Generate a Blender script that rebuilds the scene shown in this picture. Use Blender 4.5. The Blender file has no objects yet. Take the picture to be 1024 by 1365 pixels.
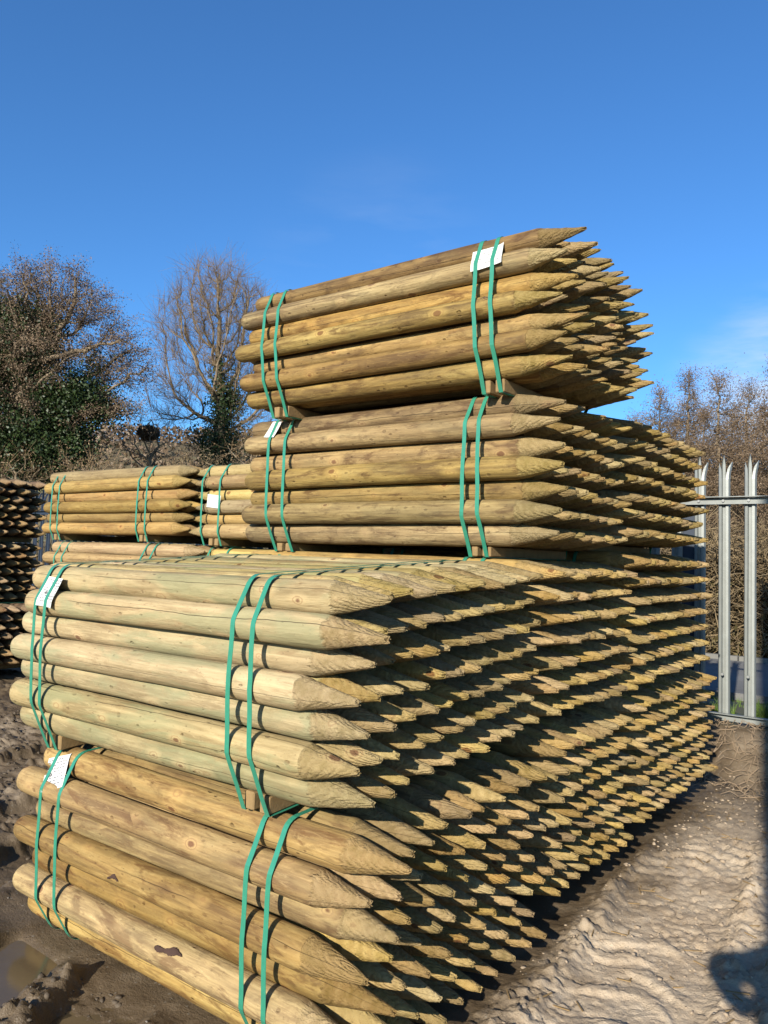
import bpy, bmesh, math, random
import numpy as np
from mathutils import Matrix, Vector
R = math.radians
C = bpy.context.scene.collection
SC = bpy.context.scene

# ------------------------------------------------------------------ camera, sky, sun, exposure
YAW, PIT, ROL = -0.6416, 0.0584, 0.0308
fw = Vector((math.sin(YAW)*math.cos(PIT), math.cos(YAW)*math.cos(PIT), math.sin(PIT)))
rt = Vector((math.cos(YAW), -math.sin(YAW), 0)); up = rt.cross(fw)
r2 = rt*math.cos(ROL)+up*math.sin(ROL); u2 = -rt*math.sin(ROL)+up*math.cos(ROL)
cam = bpy.data.cameras.new('camera'); camo = bpy.data.objects.new('camera', cam); C.objects.link(camo)
CAM = Vector((1.3198, -1.6855, 1.4843))
m = Matrix((r2, u2, -fw)).transposed().to_4x4(); m.translation = CAM
camo.matrix_world = m
cam.sensor_fit = 'VERTICAL'; cam.sensor_height = 36; cam.lens = 1038.03/1365*36
cam.clip_start = 0.05; cam.clip_end = 3000
SC.camera = camo
SC.render.resolution_x = 768; SC.render.resolution_y = 1024

SUN_EL = R(23); SUN_DX, SUN_DY = -0.20, 1.0        # horizontal direction the light travels
hl = math.hypot(SUN_DX, SUN_DY)
ldir = Vector((SUN_DX/hl*math.cos(SUN_EL), SUN_DY/hl*math.cos(SUN_EL), -math.sin(SUN_EL)))
sl = bpy.data.lights.new('sun', 'SUN'); so = bpy.data.objects.new('sun', sl); C.objects.link(so)
sl.energy = 5.0; sl.angle = R(0.53); sl.color = (1.0, 0.925, 0.79)
so.rotation_euler = ldir.to_track_quat('-Z', 'Y').to_euler()
so.location = (2, -10, 12)

W = bpy.data.worlds.new('World'); SC.world = W; W.use_nodes = True
nt = W.node_tree; nt.nodes.clear()
out = nt.nodes.new('ShaderNodeOutputWorld'); bg = nt.nodes.new('ShaderNodeBackground')
sky = nt.nodes.new('ShaderNodeTexSky'); sky.sky_type = 'NISHITA'; sky.sun_disc = False
sky.sun_elevation = SUN_EL; sky.sun_rotation = math.atan2(-SUN_DX, -SUN_DY)
sky.air_density = 1.0; sky.dust_density = 0.6; sky.ozone_density = 3.0; sky.altitude = 100
bg.inputs[1].default_value = 0.066
# thin cirrus high up on the right, part of the sky
tc = nt.nodes.new('ShaderNodeTexCoord')
mp = nt.nodes.new('ShaderNodeMapping'); mp.inputs['Scale'].default_value = (5, 5, 22)
mp.inputs['Rotation'].default_value = (0.12, 0.1, 0)
nz = nt.nodes.new('ShaderNodeTexNoise'); nz.inputs['Scale'].default_value = 1.0; nz.inputs['Detail'].default_value = 7
nz.inputs['Roughness'].default_value = 0.55
nt.links.new(tc.outputs['Generated'], mp.inputs[0]); nt.links.new(mp.outputs[0], nz.inputs[0])
cr = nt.nodes.new('ShaderNodeValToRGB'); cr.color_ramp.elements[0].position = 0.42; cr.color_ramp.elements[1].position = 0.78
nt.links.new(nz.outputs[0], cr.inputs[0])
def dirmask(v, lo, hi):
    d = nt.nodes.new('ShaderNodeVectorMath'); d.operation = 'DOT_PRODUCT'; v = Vector(v).normalized(); d.inputs[1].default_value = v
    nt.links.new(tc.outputs['Generated'], d.inputs[0])
    mr = nt.nodes.new('ShaderNodeMapRange'); mr.interpolation_type = 'SMOOTHSTEP'
    mr.inputs[1].default_value = lo; mr.inputs[2].default_value = hi
    nt.links.new(d.outputs['Value'], mr.inputs[0]); return mr.outputs[0]
m1 = dirmask((-0.12, 0.985, 0.14), 0.978, 0.996)
m2 = dirmask((-0.62, 0.80, 0.36), 0.985, 1.0)
ad = nt.nodes.new('ShaderNodeMath'); ad.operation = 'MAXIMUM'; nt.links.new(m1, ad.inputs[0])
h2 = nt.nodes.new('ShaderNodeMath'); h2.operation = 'MULTIPLY'; h2.inputs[1].default_value = 0.10; nt.links.new(m2, h2.inputs[0])
nt.links.new(h2.outputs[0], ad.inputs[1])
mu = nt.nodes.new('ShaderNodeMath'); mu.operation = 'MULTIPLY'; nt.links.new(ad.outputs[0], mu.inputs[0]); nt.links.new(cr.outputs[0], mu.inputs[1])
mx = nt.nodes.new('ShaderNodeMix'); mx.data_type = 'RGBA'
tint = nt.nodes.new('ShaderNodeMix'); tint.data_type = 'RGBA'; tint.blend_type = 'MULTIPLY'; tint.inputs[0].default_value = 1.0
tint.inputs[7].default_value = (0.54, 1.0, 1.42, 1)
nt.links.new(sky.outputs[0], tint.inputs[6])
mu2 = nt.nodes.new('ShaderNodeMath'); mu2.operation = 'MULTIPLY'; mu2.inputs[1].default_value = 1.0; nt.links.new(mu.outputs[0], mu2.inputs[0])
nt.links.new(mu2.outputs[0], mx.inputs[0]); nt.links.new(tint.outputs[2], mx.inputs[6]); mx.inputs[7].default_value = (6.0, 6.6, 7.4, 1)
nt.links.new(mx.outputs[2], bg.inputs[0]); nt.links.new(bg.outputs[0], out.inputs[0])

SC.view_settings.view_transform = 'Standard'; SC.view_settings.look = 'None'
SC.view_settings.gamma = 1; SC.view_settings.exposure = 1.08
try: SC.cycles.max_bounces = 6
except Exception: pass

# ------------------------------------------------------------------ helpers
def ray(px, py):
    return fw + r2*((px-512)/1038.03) - u2*((py-682.5)/1038.03)
def at_depth(px, py, d):
    return CAM + ray(px, py)*d
def at_z(px, py, z):
    d = ray(px, py); return CAM + d*((z-CAM.z)/d.z)
def tag(o, label=None, cat=None, group=None, kind=None):
    if label: o['label'] = label
    if cat: o['category'] = cat
    if group: o['group'] = group
    if kind: o['kind'] = kind
    return o
def empty(name, loc=(0, 0, 0), rz=0):
    o = bpy.data.objects.new(name, None); C.objects.link(o); o.location = loc; o.rotation_euler = (0, 0, rz)
    o.empty_display_size = .1
    return o
def np_mesh(name, V, F, smooth=False, mat=None):
    """V (n,3) array, F (m,k) int array or list of lists"""
    me = bpy.data.meshes.new(name)
    V = np.asarray(V, dtype=np.float32)
    if isinstance(F, np.ndarray):
        k = F.shape[1]; n = F.shape[0]
        me.vertices.add(len(V)); me.vertices.foreach_set('co', V.ravel())
        me.loops.add(n*k); me.loops.foreach_set('vertex_index', F.astype(np.int32).ravel())
        me.polygons.add(n); me.polygons.foreach_set('loop_start', np.arange(0, n*k, k, dtype=np.int32))
        try: me.polygons.foreach_set('loop_total', np.full(n, k, dtype=np.int32))
        except Exception: pass
        me.update(calc_edges=True); me.validate()
    else:
        me.from_pydata([tuple(map(float, v)) for v in V], [], F); me.update()
    if smooth: me.polygons.foreach_set('use_smooth', np.ones(len(me.polygons), dtype=bool))
    if mat: me.materials.append(mat)
    return me
def link(name, me, parent=None):
    o = bpy.data.objects.new(name, me); C.objects.link(o)
    if parent: o.parent = parent
    return o
class MB:
    def __init__(s): s.v = []; s.f = []
    def add(s, V, F):
        n = len(s.v); s.v += [tuple(v) for v in V]; s.f += [[i+n for i in f] for f in F]
    def box(s, x0, x1, y0, y1, z0, z1, b=0.0):
        if b <= 0:
            s.add([(x, y, z) for z in (z0, z1) for y in (y0, y1) for x in (x0, x1)],
                  [[0, 2, 3, 1], [4, 5, 7, 6], [0, 1, 5, 4], [2, 6, 7, 3], [0, 4, 6, 2], [1, 3, 7, 5]])
        else:
            bm = bmesh.new(); bmesh.ops.create_cube(bm, size=1)
            for v in bm.verts:
                v.co = Vector(((x0+x1)/2+v.co.x*(x1-x0), (y0+y1)/2+v.co.y*(y1-y0), (z0+z1)/2+v.co.z*(z1-z0)))
            bmesh.ops.bevel(bm, geom=bm.edges[:], offset=b, segments=1, affect='EDGES')
            bm.verts.index_update()
            s.add([v.co[:] for v in bm.verts], [[v.index for v in f.verts] for f in bm.faces]); bm.free()
    def tube(s, pts, rad, n=6, cap=True):
        pts = [Vector(p) for p in pts]
        if not hasattr(rad, '__len__'): rad = [rad]*len(pts)
        V = []; F = []
        ref = None
        for i, p in enumerate(pts):
            d = (pts[min(i+1, len(pts)-1)]-pts[max(i-1, 0)]).normalized()
            if ref is None: ref = Vector((0, 0, 1)) if abs(d.z) < .9 else Vector((1, 0, 0))
            a = d.cross(ref).normalized(); b = a.cross(d).normalized(); ref = b
            for k in range(n):
                t = 2*math.pi*k/n
                V.append(p+(a*math.cos(t)+b*math.sin(t))*rad[i])
        for i in range(len(pts)-1):
            for k in range(n):
                F.append([i*n+k, i*n+(k+1) % n, (i+1)*n+(k+1) % n, (i+1)*n+k])
        if cap: F.append(list(range(n))); F.append([(len(pts)-1)*n+k for k in range(n)][::-1])
        s.add(V, F)
    def build(s, name, mat, parent=None, smooth=False):
        return link(name, np_mesh(name, s.v, s.f, smooth, mat), parent)

# value noise in numpy
_rs = np.random.RandomState(5)
_T = _rs.rand(256, 256).astype(np.float32)
def vnoise(x, y):
    xi = np.floor(x).astype(np.int64); yi = np.floor(y).astype(np.int64)
    fx = x-xi; fy = y-yi; fx = fx*fx*(3-2*fx); fy = fy*fy*(3-2*fy)
    a = _T[xi & 255, yi & 255]; b = _T[(xi+1) & 255, yi & 255]; c = _T[xi & 255, (yi+1) & 255]; d = _T[(xi+1) & 255, (yi+1) & 255]
    return (a*(1-fx)+b*fx)*(1-fy)+(c*(1-fx)+d*fx)*fy
def fbm(x, y, o=4, g=.5):
    s = 0; a = 1; t = 0
    for i in range(o):
        s = s+a*vnoise(x*2**i+17*i, y*2**i+9*i); t += a; a *= g
    return s/t
def sstep(a, b, x):
    t = np.clip((x-a)/(b-a), 0, 1); return t*t*(3-2*t)

# ------------------------------------------------------------------ materials
def newmat(name, rough=.8, spec=.3):
    mt = bpy.data.materials.new(name); mt.use_nodes = True
    b = mt.node_tree.nodes['Principled BSDF']; b.inputs['Roughness'].default_value = rough
    b.inputs['Specular IOR Level'].default_value = spec
    return mt, mt.node_tree, b
class N:
    """small node helper"""
    def __init__(s, nt): s.nt = nt
    def n(s, t, **k):
        x = s.nt.nodes.new(t)
        for a, v in k.items(): setattr(x, a, v)
        return x
    def l(s, a, b): s.nt.links.new(a, b)
    def val(s, v, inp):
        if isinstance(v, (int, float)): inp.default_value = v
        elif isinstance(v, (tuple, list)): inp.default_value = v if len(v) == len(inp.default_value) else tuple(v)+(1,)
        else: s.l(v, inp)
    def m(s, op, a, b=0.0, c=None, clamp=False):
        x = s.n('ShaderNodeMath', operation=op, use_clamp=clamp); s.val(a, x.inputs[0]); s.val(b, x.inputs[1])
        if c is not None: s.val(c, x.inputs[2])
        return x.outputs[0]
    def vm(s, op, a, b):
        x = s.n('ShaderNodeVectorMath', operation=op); s.val(a, x.inputs[0]); s.val(b, x.inputs[1]); return x.outputs[0]
    def noise(s, vec, scale=1.0, det=4, rough=.55, dist=0.0):
        x = s.n('ShaderNodeTexNoise'); s.l(vec, x.inputs[0]); x.inputs['Scale'].default_value = scale
        x.inputs['Detail'].default_value = det; x.inputs['Roughness'].default_value = rough; x.inputs['Distortion'].default_value = dist
        return x.outputs[0]
    def ramp(s, fac, pts):
        x = s.n('ShaderNodeValToRGB'); s.val(fac, x.inputs[0]); e = x.color_ramp.elements
        while len(e) < len(pts): e.new(.5)
        for i, (p, c) in enumerate(pts):
            e[i].position = p; e[i].color = tuple(c)+(1,) if hasattr(c, '__len__') else (c, c, c, 1)
        return x.outputs[0]
    def mix(s, f, a, b, mode='MIX'):
        x = s.n('ShaderNodeMix', data_type='RGBA', blend_type=mode); s.val(f, x.inputs[0]); s.val(a, x.inputs[6]); s.val(b, x.inputs[7]); return x.outputs[2]
    def mr(s, v, a, b, c=0.0, d=1.0):
        x = s.n('ShaderNodeMapRange'); s.val(v, x.inputs[0]); x.inputs[1].default_value = a; x.inputs[2].default_value = b
        x.inputs[3].default_value = c; x.inputs[4].default_value = d; return x.outputs[0]
    def bump(s, h, strength, dist, norm=None):
        x = s.n('ShaderNodeBump'); x.inputs['Strength'].default_value = strength; x.inputs['Distance'].default_value = dist
        s.l(h, x.inputs['Height'])
        if norm is not None: s.l(norm, x.inputs['Normal'])
        return x.outputs[0]

AL = .74
def sc_(c, k=AL): return tuple(v*k for v in c)
def wood(name, light, mid, dark, green=.3, greencol=(.30, .34, .20), tipcol=(.46, .36, .17), stain=.25):
    light, mid, dark, greencol, tipcol = [sc_((c[0]*1.02, c[1]*.975, c[2]*.95)) for c in (light, mid, dark, greencol, tipcol)]
    mt, nt, b = newmat(name, .72, .25); g = N(nt)
    tc = g.n('ShaderNodeTexCoord').outputs['Object']; rnd = g.n('ShaderNodeObjectInfo').outputs['Random']
    off = g.n('ShaderNodeCombineXYZ'); g.val(g.m('MULTIPLY', rnd, 61.0), off.inputs[0]); g.val(g.m('MULTIPLY', rnd, 23.0), off.inputs[1]); g.val(g.m('MULTIPLY', rnd, 41.0), off.inputs[2])
    P = g.vm('ADD', tc, off.outputs[0])
    sx = g.n('ShaderNodeSeparateXYZ'); g.l(tc, sx.inputs[0])
    X, Y, Z = sx.outputs
    tipa = g.n('ShaderNodeAttribute', attribute_name='tip').outputs['Fac']
    # knots: sparse 3-D cells stretched along the stake
    kv = g.n('ShaderNodeTexVoronoi', feature='F1'); kv.inputs['Scale'].default_value = 1.0; kv.inputs['Randomness'].default_value = 1.0
    g.l(g.vm('MULTIPLY', P, (7.5, 12.0, 12.0)), kv.inputs['Vector'])
    kd = kv.outputs['Distance']; kc = g.n('ShaderNodeSeparateColor'); g.l(kv.outputs['Color'], kc.inputs[0])
    kmask = g.m('LESS_THAN', kc.outputs[0], .40)
    kdist = g.m('ADD', g.m('ADD', kd, g.m('MULTIPLY', kc.outputs[1], .16)), g.m('MULTIPLY', g.m('SUBTRACT', g.noise(P, 60.0, 3, .6), .5), .10))
    kcore = g.m('MULTIPLY', g.mr(kdist, .215, .165), kmask, clamp=True)
    kring = g.m('MULTIPLY', g.m('MULTIPLY', g.mr(kdist, .30, .27), g.mr(kdist, .23, .26)), kmask, clamp=True)
    khalo = g.m('MULTIPLY', g.mr(kdist, .50, .22), kmask, clamp=True)
    # long grain, pushed round the knots
    pg = g.vm('ADD', g.vm('MULTIPLY', P, (1.4, 30.0, 30.0)), (0, 0, 0))
    grain = g.noise(pg, 1.0, 6, .6, .6)
    fine = g.noise(g.vm('MULTIPLY', P, (6.0, 170.0, 170.0)), 1.0, 3, .6)
    patch = g.noise(g.vm('MULTIPLY', P, (1.6, 7.0, 7.0)), 1.0, 5, .6, .8)
    blot = g.noise(g.vm('MULTIPLY', P, (9.0, 22.0, 22.0)), 1.0, 5, .65, .5)
    streak = g.noise(g.vm('MULTIPLY', P, (3.2, 75.0, 75.0)), 1.0, 4, .65, .3)
    smear = g.noise(g.vm('MULTIPLY', P, (2.6, 13.0, 13.0)), 1.0, 6, .68, 1.2)
    col = g.ramp(g.m('ADD', g.m('ADD', g.m('MULTIPLY', grain, .46), g.m('MULTIPLY', patch, .46)), g.m('MULTIPLY', g.m('SUBTRACT', streak, .4), .26)), [(.37, dark), (.51, mid), (.64, light)])
    col = g.mix(g.m('MULTIPLY', g.mr(smear, .53, .62), .28+stain*.8, clamp=True), col, (dark[0]*.80, dark[1]*.66, dark[2]*.55))
    speck = g.noise(g.vm('MULTIPLY', P, (60.0, 110.0, 110.0)), 1.0, 2, .6)
    col = g.mix(g.m('MULTIPLY', g.mr(speck, .66, .74), .55, clamp=True), col, (dark[0]*.5, dark[1]*.42, dark[2]*.4))
    nv = g.n('ShaderNodeTexVoronoi', feature='F1'); nv.inputs['Scale'].default_value = 1.0
    g.l(g.vm('MULTIPLY', g.vm('ADD', P, g.vm('MULTIPLY', g.n('ShaderNodeTexNoise').outputs['Color'], (.02, .02, .02))), (26.0, 48.0, 48.0)), nv.inputs['Vector'])
    ncs = g.n('ShaderNodeSeparateColor'); g.l(nv.outputs['Color'], ncs.inputs[0])
    nick = g.m('MULTIPLY', g.mr(g.m('ADD', nv.outputs['Distance'], g.m('MULTIPLY', ncs.outputs[1], .22)), .36, .24), g.m('GREATER_THAN', ncs.outputs[0], .80), clamp=True)
    col = g.mix(g.m('MULTIPLY', nick, .55), col, (dark[0]*.6, dark[1]*.48, dark[2]*.42))
    scuff = g.noise(g.vm('MULTIPLY', P, (7.0, 55.0, 55.0)), 1.0, 8, .75, 1.5)
    col = g.mix(g.m('MULTIPLY', g.mr(scuff, .55, .63), .35, clamp=True), col, (light[0]*1.12, light[1]*1.1, light[2]*1.12))
    col = g.mix(g.m('MULTIPLY', g.mr(scuff, .45, .37), .38, clamp=True), col, (dark[0]*.9, dark[1]*.8, dark[2]*.7))
    gm = g.m('MULTIPLY', g.mr(g.noise(g.vm('MULTIPLY', P, (2.2, 9.0, 9.0)), 1.0, 4, .6, 1.0), .48, .62), green, clamp=True)
    col = g.mix(gm, col, greencol)
    col = g.mix(g.m('MULTIPLY', g.mr(blot, .52, .72), stain, clamp=True), col, (dark[0]*.55, dark[1]*.48, dark[2]*.5))
    # rings where the point is cut through the growth rings
    vo = g.n('ShaderNodeCombineXYZ'); g.val(0.0, vo.inputs[0])
    g.val(g.m('ADD', Y, g.mr(rnd, 0, 1, -.016, .016)), vo.inputs[1]); g.val(g.m('ADD', Z, .006), vo.inputs[2])
    rl = g.n('ShaderNodeVectorMath', operation='LENGTH'); g.l(vo.outputs[0], rl.inputs[0])
    rr = g.m('ADD', rl.outputs['Value'], g.m('MULTIPLY', g.noise(g.vm('MULTIPLY', P, (14.0, 14.0, 14.0)), 1.0, 3), .012))
    ring = g.m('ADD', g.m('MULTIPLY', g.m('SINE', g.m('MULTIPLY', rr, 1000.0)), .5), .5)
    cut = g.m('ADD', g.m('MULTIPLY', g.m('SINE', g.m('ADD', g.m('MULTIPLY', X, 420.0), g.m('MULTIPLY', g.noise(g.vm('MULTIPLY', P, (9.0, 25.0, 25.0)), 1.0, 3), 34.0))), .5), .5)
    fuzz = g.noise(P, 130.0, 4, .7)
    tcol = g.mix(g.m('MULTIPLY', ring, .42), tipcol, (tipcol[0]*.66, tipcol[1]*.58, tipcol[2]*.5))
    tcol = g.mix(g.mr(g.noise(P, 28.0, 4, .6), .42, .7), tcol, (tipcol[0]*.62, tipcol[1]*.6, tipcol[2]*.45))
    tcol = g.mix(g.mr(rnd, 0, 1, 0, .4), tcol, (tipcol[0]*.95, tipcol[1]*.98, tipcol[2]*1.0))
    tedge = g.mr(g.m('ADD', tipa, g.m('MULTIPLY', g.m('SUBTRACT', blot, .5), .35)), .06, .12)
    col = g.mix(tedge, col, tcol)
    col = g.mix(g.m('MULTIPLY', khalo, .6), col, (light[0]*1.05, light[1]*.98, light[2]*.9))
    col = g.mix(g.m('MULTIPLY', kcore, .85), col, (.11, .045, .018))
    col = g.mix(g.m('MULTIPLY', kring, .55), col, (.20, .115, .045))
    # drying checks: two dark lines down the length
    ang = g.m('ARCTAN2', Z, Y)
    wob = g.m('MULTIPLY', g.m('SUBTRACT', g.noise(g.vm('MULTIPLY', P, (1.2, .01, .01)), 1.0, 5, .6), .5), 1.1)
    cks = None
    for a0, w_ in ((0.9, .022), (-1.9, .016), (2.5, .013)):
        dd = g.m('ABSOLUTE', g.m('SUBTRACT', g.m('ADD', ang, wob), a0))
        c1 = g.mr(dd, w_, w_*.4)
        cks = c1 if cks is None else g.m('MAXIMUM', cks, c1)
    cks = g.m('MULTIPLY', cks, g.mr(g.noise(g.vm('MULTIPLY', P, (2.5, .5, .5)), 1.0, 3), .40, .50), clamp=True)
    col = g.mix(g.m('MULTIPLY', cks, .85), col, (.045, .03, .014))
    # each stake its own tone
    hs = g.n('ShaderNodeHueSaturation'); g.l(col, hs.inputs['Color'])
    g.val(g.mr(g.m('FRACT', g.m('MULTIPLY', rnd, 7.31)), 0, 1, .66, 1.16), hs.inputs['Value'])
    g.val(g.mr(g.m('FRACT', g.m('MULTIPLY', rnd, 13.7)), 0, 1, .86, 1.10), hs.inputs['Saturation'])
    g.val(g.mr(g.m('FRACT', g.m('MULTIPLY', rnd, 29.3)), 0, 1, .491, .508), hs.inputs['Hue'])
    g.l(hs.outputs[0], b.inputs['Base Color'])
    h = g.m('ADD', g.m('MULTIPLY', grain, .5), g.m('MULTIPLY', fine, .25))
    h = g.m('ADD', h, g.m('MULTIPLY', g.m('MULTIPLY', g.m('ADD', g.m('ADD', g.m('MULTIPLY', fuzz, 1.3), g.m('MULTIPLY', ring, .35)), g.m('MULTIPLY', cut, .16)), tedge), 1.5))
    h = g.m('SUBTRACT', h, g.m('MULTIPLY', cks, .9)); h = g.m('ADD', h, g.m('MULTIPLY', khalo, .5))
    h = g.m('ADD', h, g.m('MULTIPLY', blot, .5))
    h = g.m('ADD', h, g.m('MULTIPLY', streak, .35)); h = g.m('SUBTRACT', h, g.m('MULTIPLY', nick, .5)); h = g.m('ADD', h, g.m('MULTIPLY', scuff, .7)); g.l(g.bump(h, .9, .0048), b.inputs['Normal'])
    return mt

M = {}
M['green_wood'] = wood('pale_green_pine', (.50, .41, .205), (.39, .31, .145), (.24, .185, .08), .6, (.235, .26, .13), (.37, .285, .125), .2)
M['gold_wood'] = wood('golden_brown_pine', (.49, .37, .145), (.36, .255, .09), (.185, .12, .046), .2, (.235, .215, .09), (.385, .28, .115), .6)
M['brown_wood'] = wood('brown_pine', (.44, .325, .13), (.30, .205, .075), (.135, .085, .034), .2, (.23, .205, .09), (.35, .26, .105), .65)
M['tan_wood'] = wood('tan_pine', (.43, .31, .135), (.34, .235, .095), (.22, .145, .06), .12, (.26, .23, .11), (.35, .25, .105), .25)
M['pale_wood'] = wood('pale_yellow_pine', (.50, .40, .19), (.41, .31, .13), (.28, .20, .085), .1, (.32, .28, .14), (.42, .33, .15), .12)
M['far_wood'] = wood('shaded_brown_pine', (.22, .15, .075), (.155, .10, .05), (.09, .06, .03), .1, (.15, .12, .07), (.33, .23, .12), .2)  # left edge stack: shade put into the dark side colours, tips kept lighter

def simple(name, col, rough=.7, spec=.3, var=.15, scale=8.0, metal=0, bump=0.0, bs=60.0, vec='Object'):
    col = sc_(col)
    mt, nt, b = newmat(name, rough, spec); g = N(nt)
    tc = g.n('ShaderNodeTexCoord').outputs[vec]
    nz = g.noise(tc, scale, 5, .6)
    c = g.mix(nz, tuple(k*(1-var) for k in col), tuple(min(1, k*(1+var)) for k in col))
    g.l(c, b.inputs['Base Color']); b.inputs['Metallic'].default_value = metal
    if bump: g.l(g.bump(g.noise(tc, bs, 4, .6), .6, bump), b.inputs['Normal'])
    return mt
M['strap'] = simple('green_strapping', (.036, .225, .145), .26, .7, .2, 30, bump=.0010, bs=260)
M['paper'] = simple('white_label_paper', (.60, .60, .57), .6, .3, .04, 20)
M['ink'] = simple('grey_print', (.20, .20, .215), .7, .2, .1)
M['inkblack'] = simple('black_print', (.04, .04, .045), .7, .2, .1)
M['bark'] = simple('dark_bark_remnant', (.060, .034, .026), .85, .2, .5, 60, bump=.003, bs=120)
M['bearer'] = simple('rough_sawn_timber', (.25, .165, .075), .85, .2, .4, 25, bump=.003, bs=90)
M['galv'] = simple('galvanised_steel', (.235, .25, .24), .5, .5, .22, 14, metal=.45, bump=.0006, bs=120)
M['darksteel'] = simple('dark_blue_painted_and_shaded_steel', (.022, .033, .055), .5, .4, .3, 9)  # paint on the post; on the left pales it stands in for shade
M['bolt'] = simple('zinc_bolt', (.3, .31, .31), .45, .5, .1, 40, metal=.6)

# ------------------------------------------------------------------ stakes
DS = .106      # nominal stake diameter of the big bundles
def stake_mesh(seed, L, T, Rr, irregular=1.0):
    rs = np.random.RandomState(seed); n = 26
    ph = rs.rand(8)*6.28
    xs = [(-L, .0), (-L, .70), (-L+.005, .80), (-L+.016, .92), (-L+.035, .99), (-L+.06, 1.0)]
    for k in range(1, 15): xs.append((-L+.06+(L-.06-T)*k/14, 1.0))
    nT = 12
    Rt = rs.uniform(.15, .22) if irregular < 1.3 else rs.uniform(.10, .17); pw = rs.uniform(1.0, 1.18)
    for k in range(1, nT+1):
        s = k/nT; xs.append((-T+T*s, (1-s**pw)*(1-Rt)+Rt))
    xs.append((0.0, 0.0))
    V = []; tip = []
    a = np.arange(n)/n*2*math.pi
    tc = rs.uniform(-.006, .006, 2)*irregular
    nf = rs.choice([4, 4, 5, 6]); fa = rs.rand()*6.28
    kn = [(rs.uniform(-L+.1, -T), rs.rand()*6.28, rs.uniform(.02, .05)) for _ in range(7)]
    for i, (x, rr) in enumerate(xs):
        s = max(0, (x+T)/T)
        r = Rr*rr*(1+.018*np.sin(2*a+ph[0]+x*.8)+.012*np.sin(3*a+ph[1]+x*2.1)+.008*np.sin(5*a+ph[2]-x*3))
        r = r*(1+.012*math.sin(x*9+ph[3])+.01*math.sin(x*17+ph[4]))
        for kx, ka, kh in kn:
            da = np.angle(np.exp(1j*(a-ka)))
            r = r*(1+kh*.9*np.exp(-((x-kx)/.035)**2-(da/.35)**2))
        if s > 0:
            # facets left by the pointing machine and a torn surface
            w = min(1, s*2.2)
            phase = ((a-fa) % (2*math.pi/nf))-math.pi/nf
            poly = 1+(math.cos(math.pi/nf)/np.cos(phase)*1.12-1)*.55
            r = r*(1-w*.75+w*.75*poly)
            r = r*(1+irregular*rs.uniform(-.028, .028, n)*min(1, s*3)) + irregular*rs.normal(0, .0006, n)
        if rr == 0: r = r*0
        xx = np.full(n, x)
        if i >= len(xs)-2: xx = xx+rs.uniform(-.008, .004, n)*irregular
        cy = .0035*math.sin(x*1.7+ph[5])+tc[0]*s*s; cz = .0035*math.sin(x*1.9+ph[6])+tc[1]*s*s
        for k in range(n):
            V.append((xx[k], cy+r[k]*math.cos(a[k]), cz+r[k]*math.sin(a[k]))); tip.append(s if s > 0 else -.15+max(-.1, (x+T)))
    m_ = len(xs)
    I, K = np.meshgrid(np.arange(m_-1), np.arange(n), indexing='ij'); I = I.ravel(); K = K.ravel(); K1 = (K+1) % n
    F = np.stack([I*n+K, I*n+K1, (I+1)*n+K1, (I+1)*n+K], 1)
    me = bpy.data.meshes.new('stake')
    V = np.array(V, dtype=np.float32); me.vertices.add(len(V)); me.vertices.foreach_set('co', V.ravel())
    nn = len(F); me.loops.add(nn*4); me.loops.foreach_set('vertex_index', F[:, ::-1].astype(np.int32).ravel())
    me.polygons.add(nn); me.polygons.foreach_set('loop_start', np.arange(0, nn*4, 4, dtype=np.int32))
    me.update(calc_edges=True)
    at = me.attributes.new('tip', 'FLOAT', 'POINT'); at.data.foreach_set('value', np.array(tip, dtype=np.float32))
    sm = np.ones(nn, dtype=bool)
    sm[(m_-2)*n:] = False; sm[:n] = False
    me.polygons.foreach_set('use_smooth', sm)
    return me
_lib = {}
def stakes_for(mat, L, Rr, nvar=9, Tm=(.17, .215), irr=1.0, seed=0):
    key = (mat, L, Rr, seed)
    if key not in _lib:
        lst = []
        rs = random.Random(seed+1)
        for k in range(nvar):
            me = stake_mesh(seed*100+k+3, L, rs.uniform(*Tm), Rr*rs.uniform(.965, 1.0), irr); me.materials.append(M[mat]); lst.append(me)
        _lib[key] = lst
    return _lib[key]

def hull(pts):
    pts = sorted(set(pts))
    def half(ps):
        h = []
        for p in ps:
            while len(h) > 1 and (h[-1][0]-h[-2][0])*(p[1]-h[-2][1])-(h[-1][1]-h[-2][1])*(p[0]-h[-2][0]) <= 0: h.pop()
            h.append(p)
        return h
    a = half(pts); b = half(pts[::-1]); return a[:-1]+b[:-1]
def resample(poly, step=.02):
    out = []
    n = len(poly)
    for i in range(n):
        a = Vector(poly[i]); b = Vector(poly[(i+1) % n]); k = max(1, int((b-a).length/step))
        for j in range(k): out.append(a+(b-a)*j/k)
    return out

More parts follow.
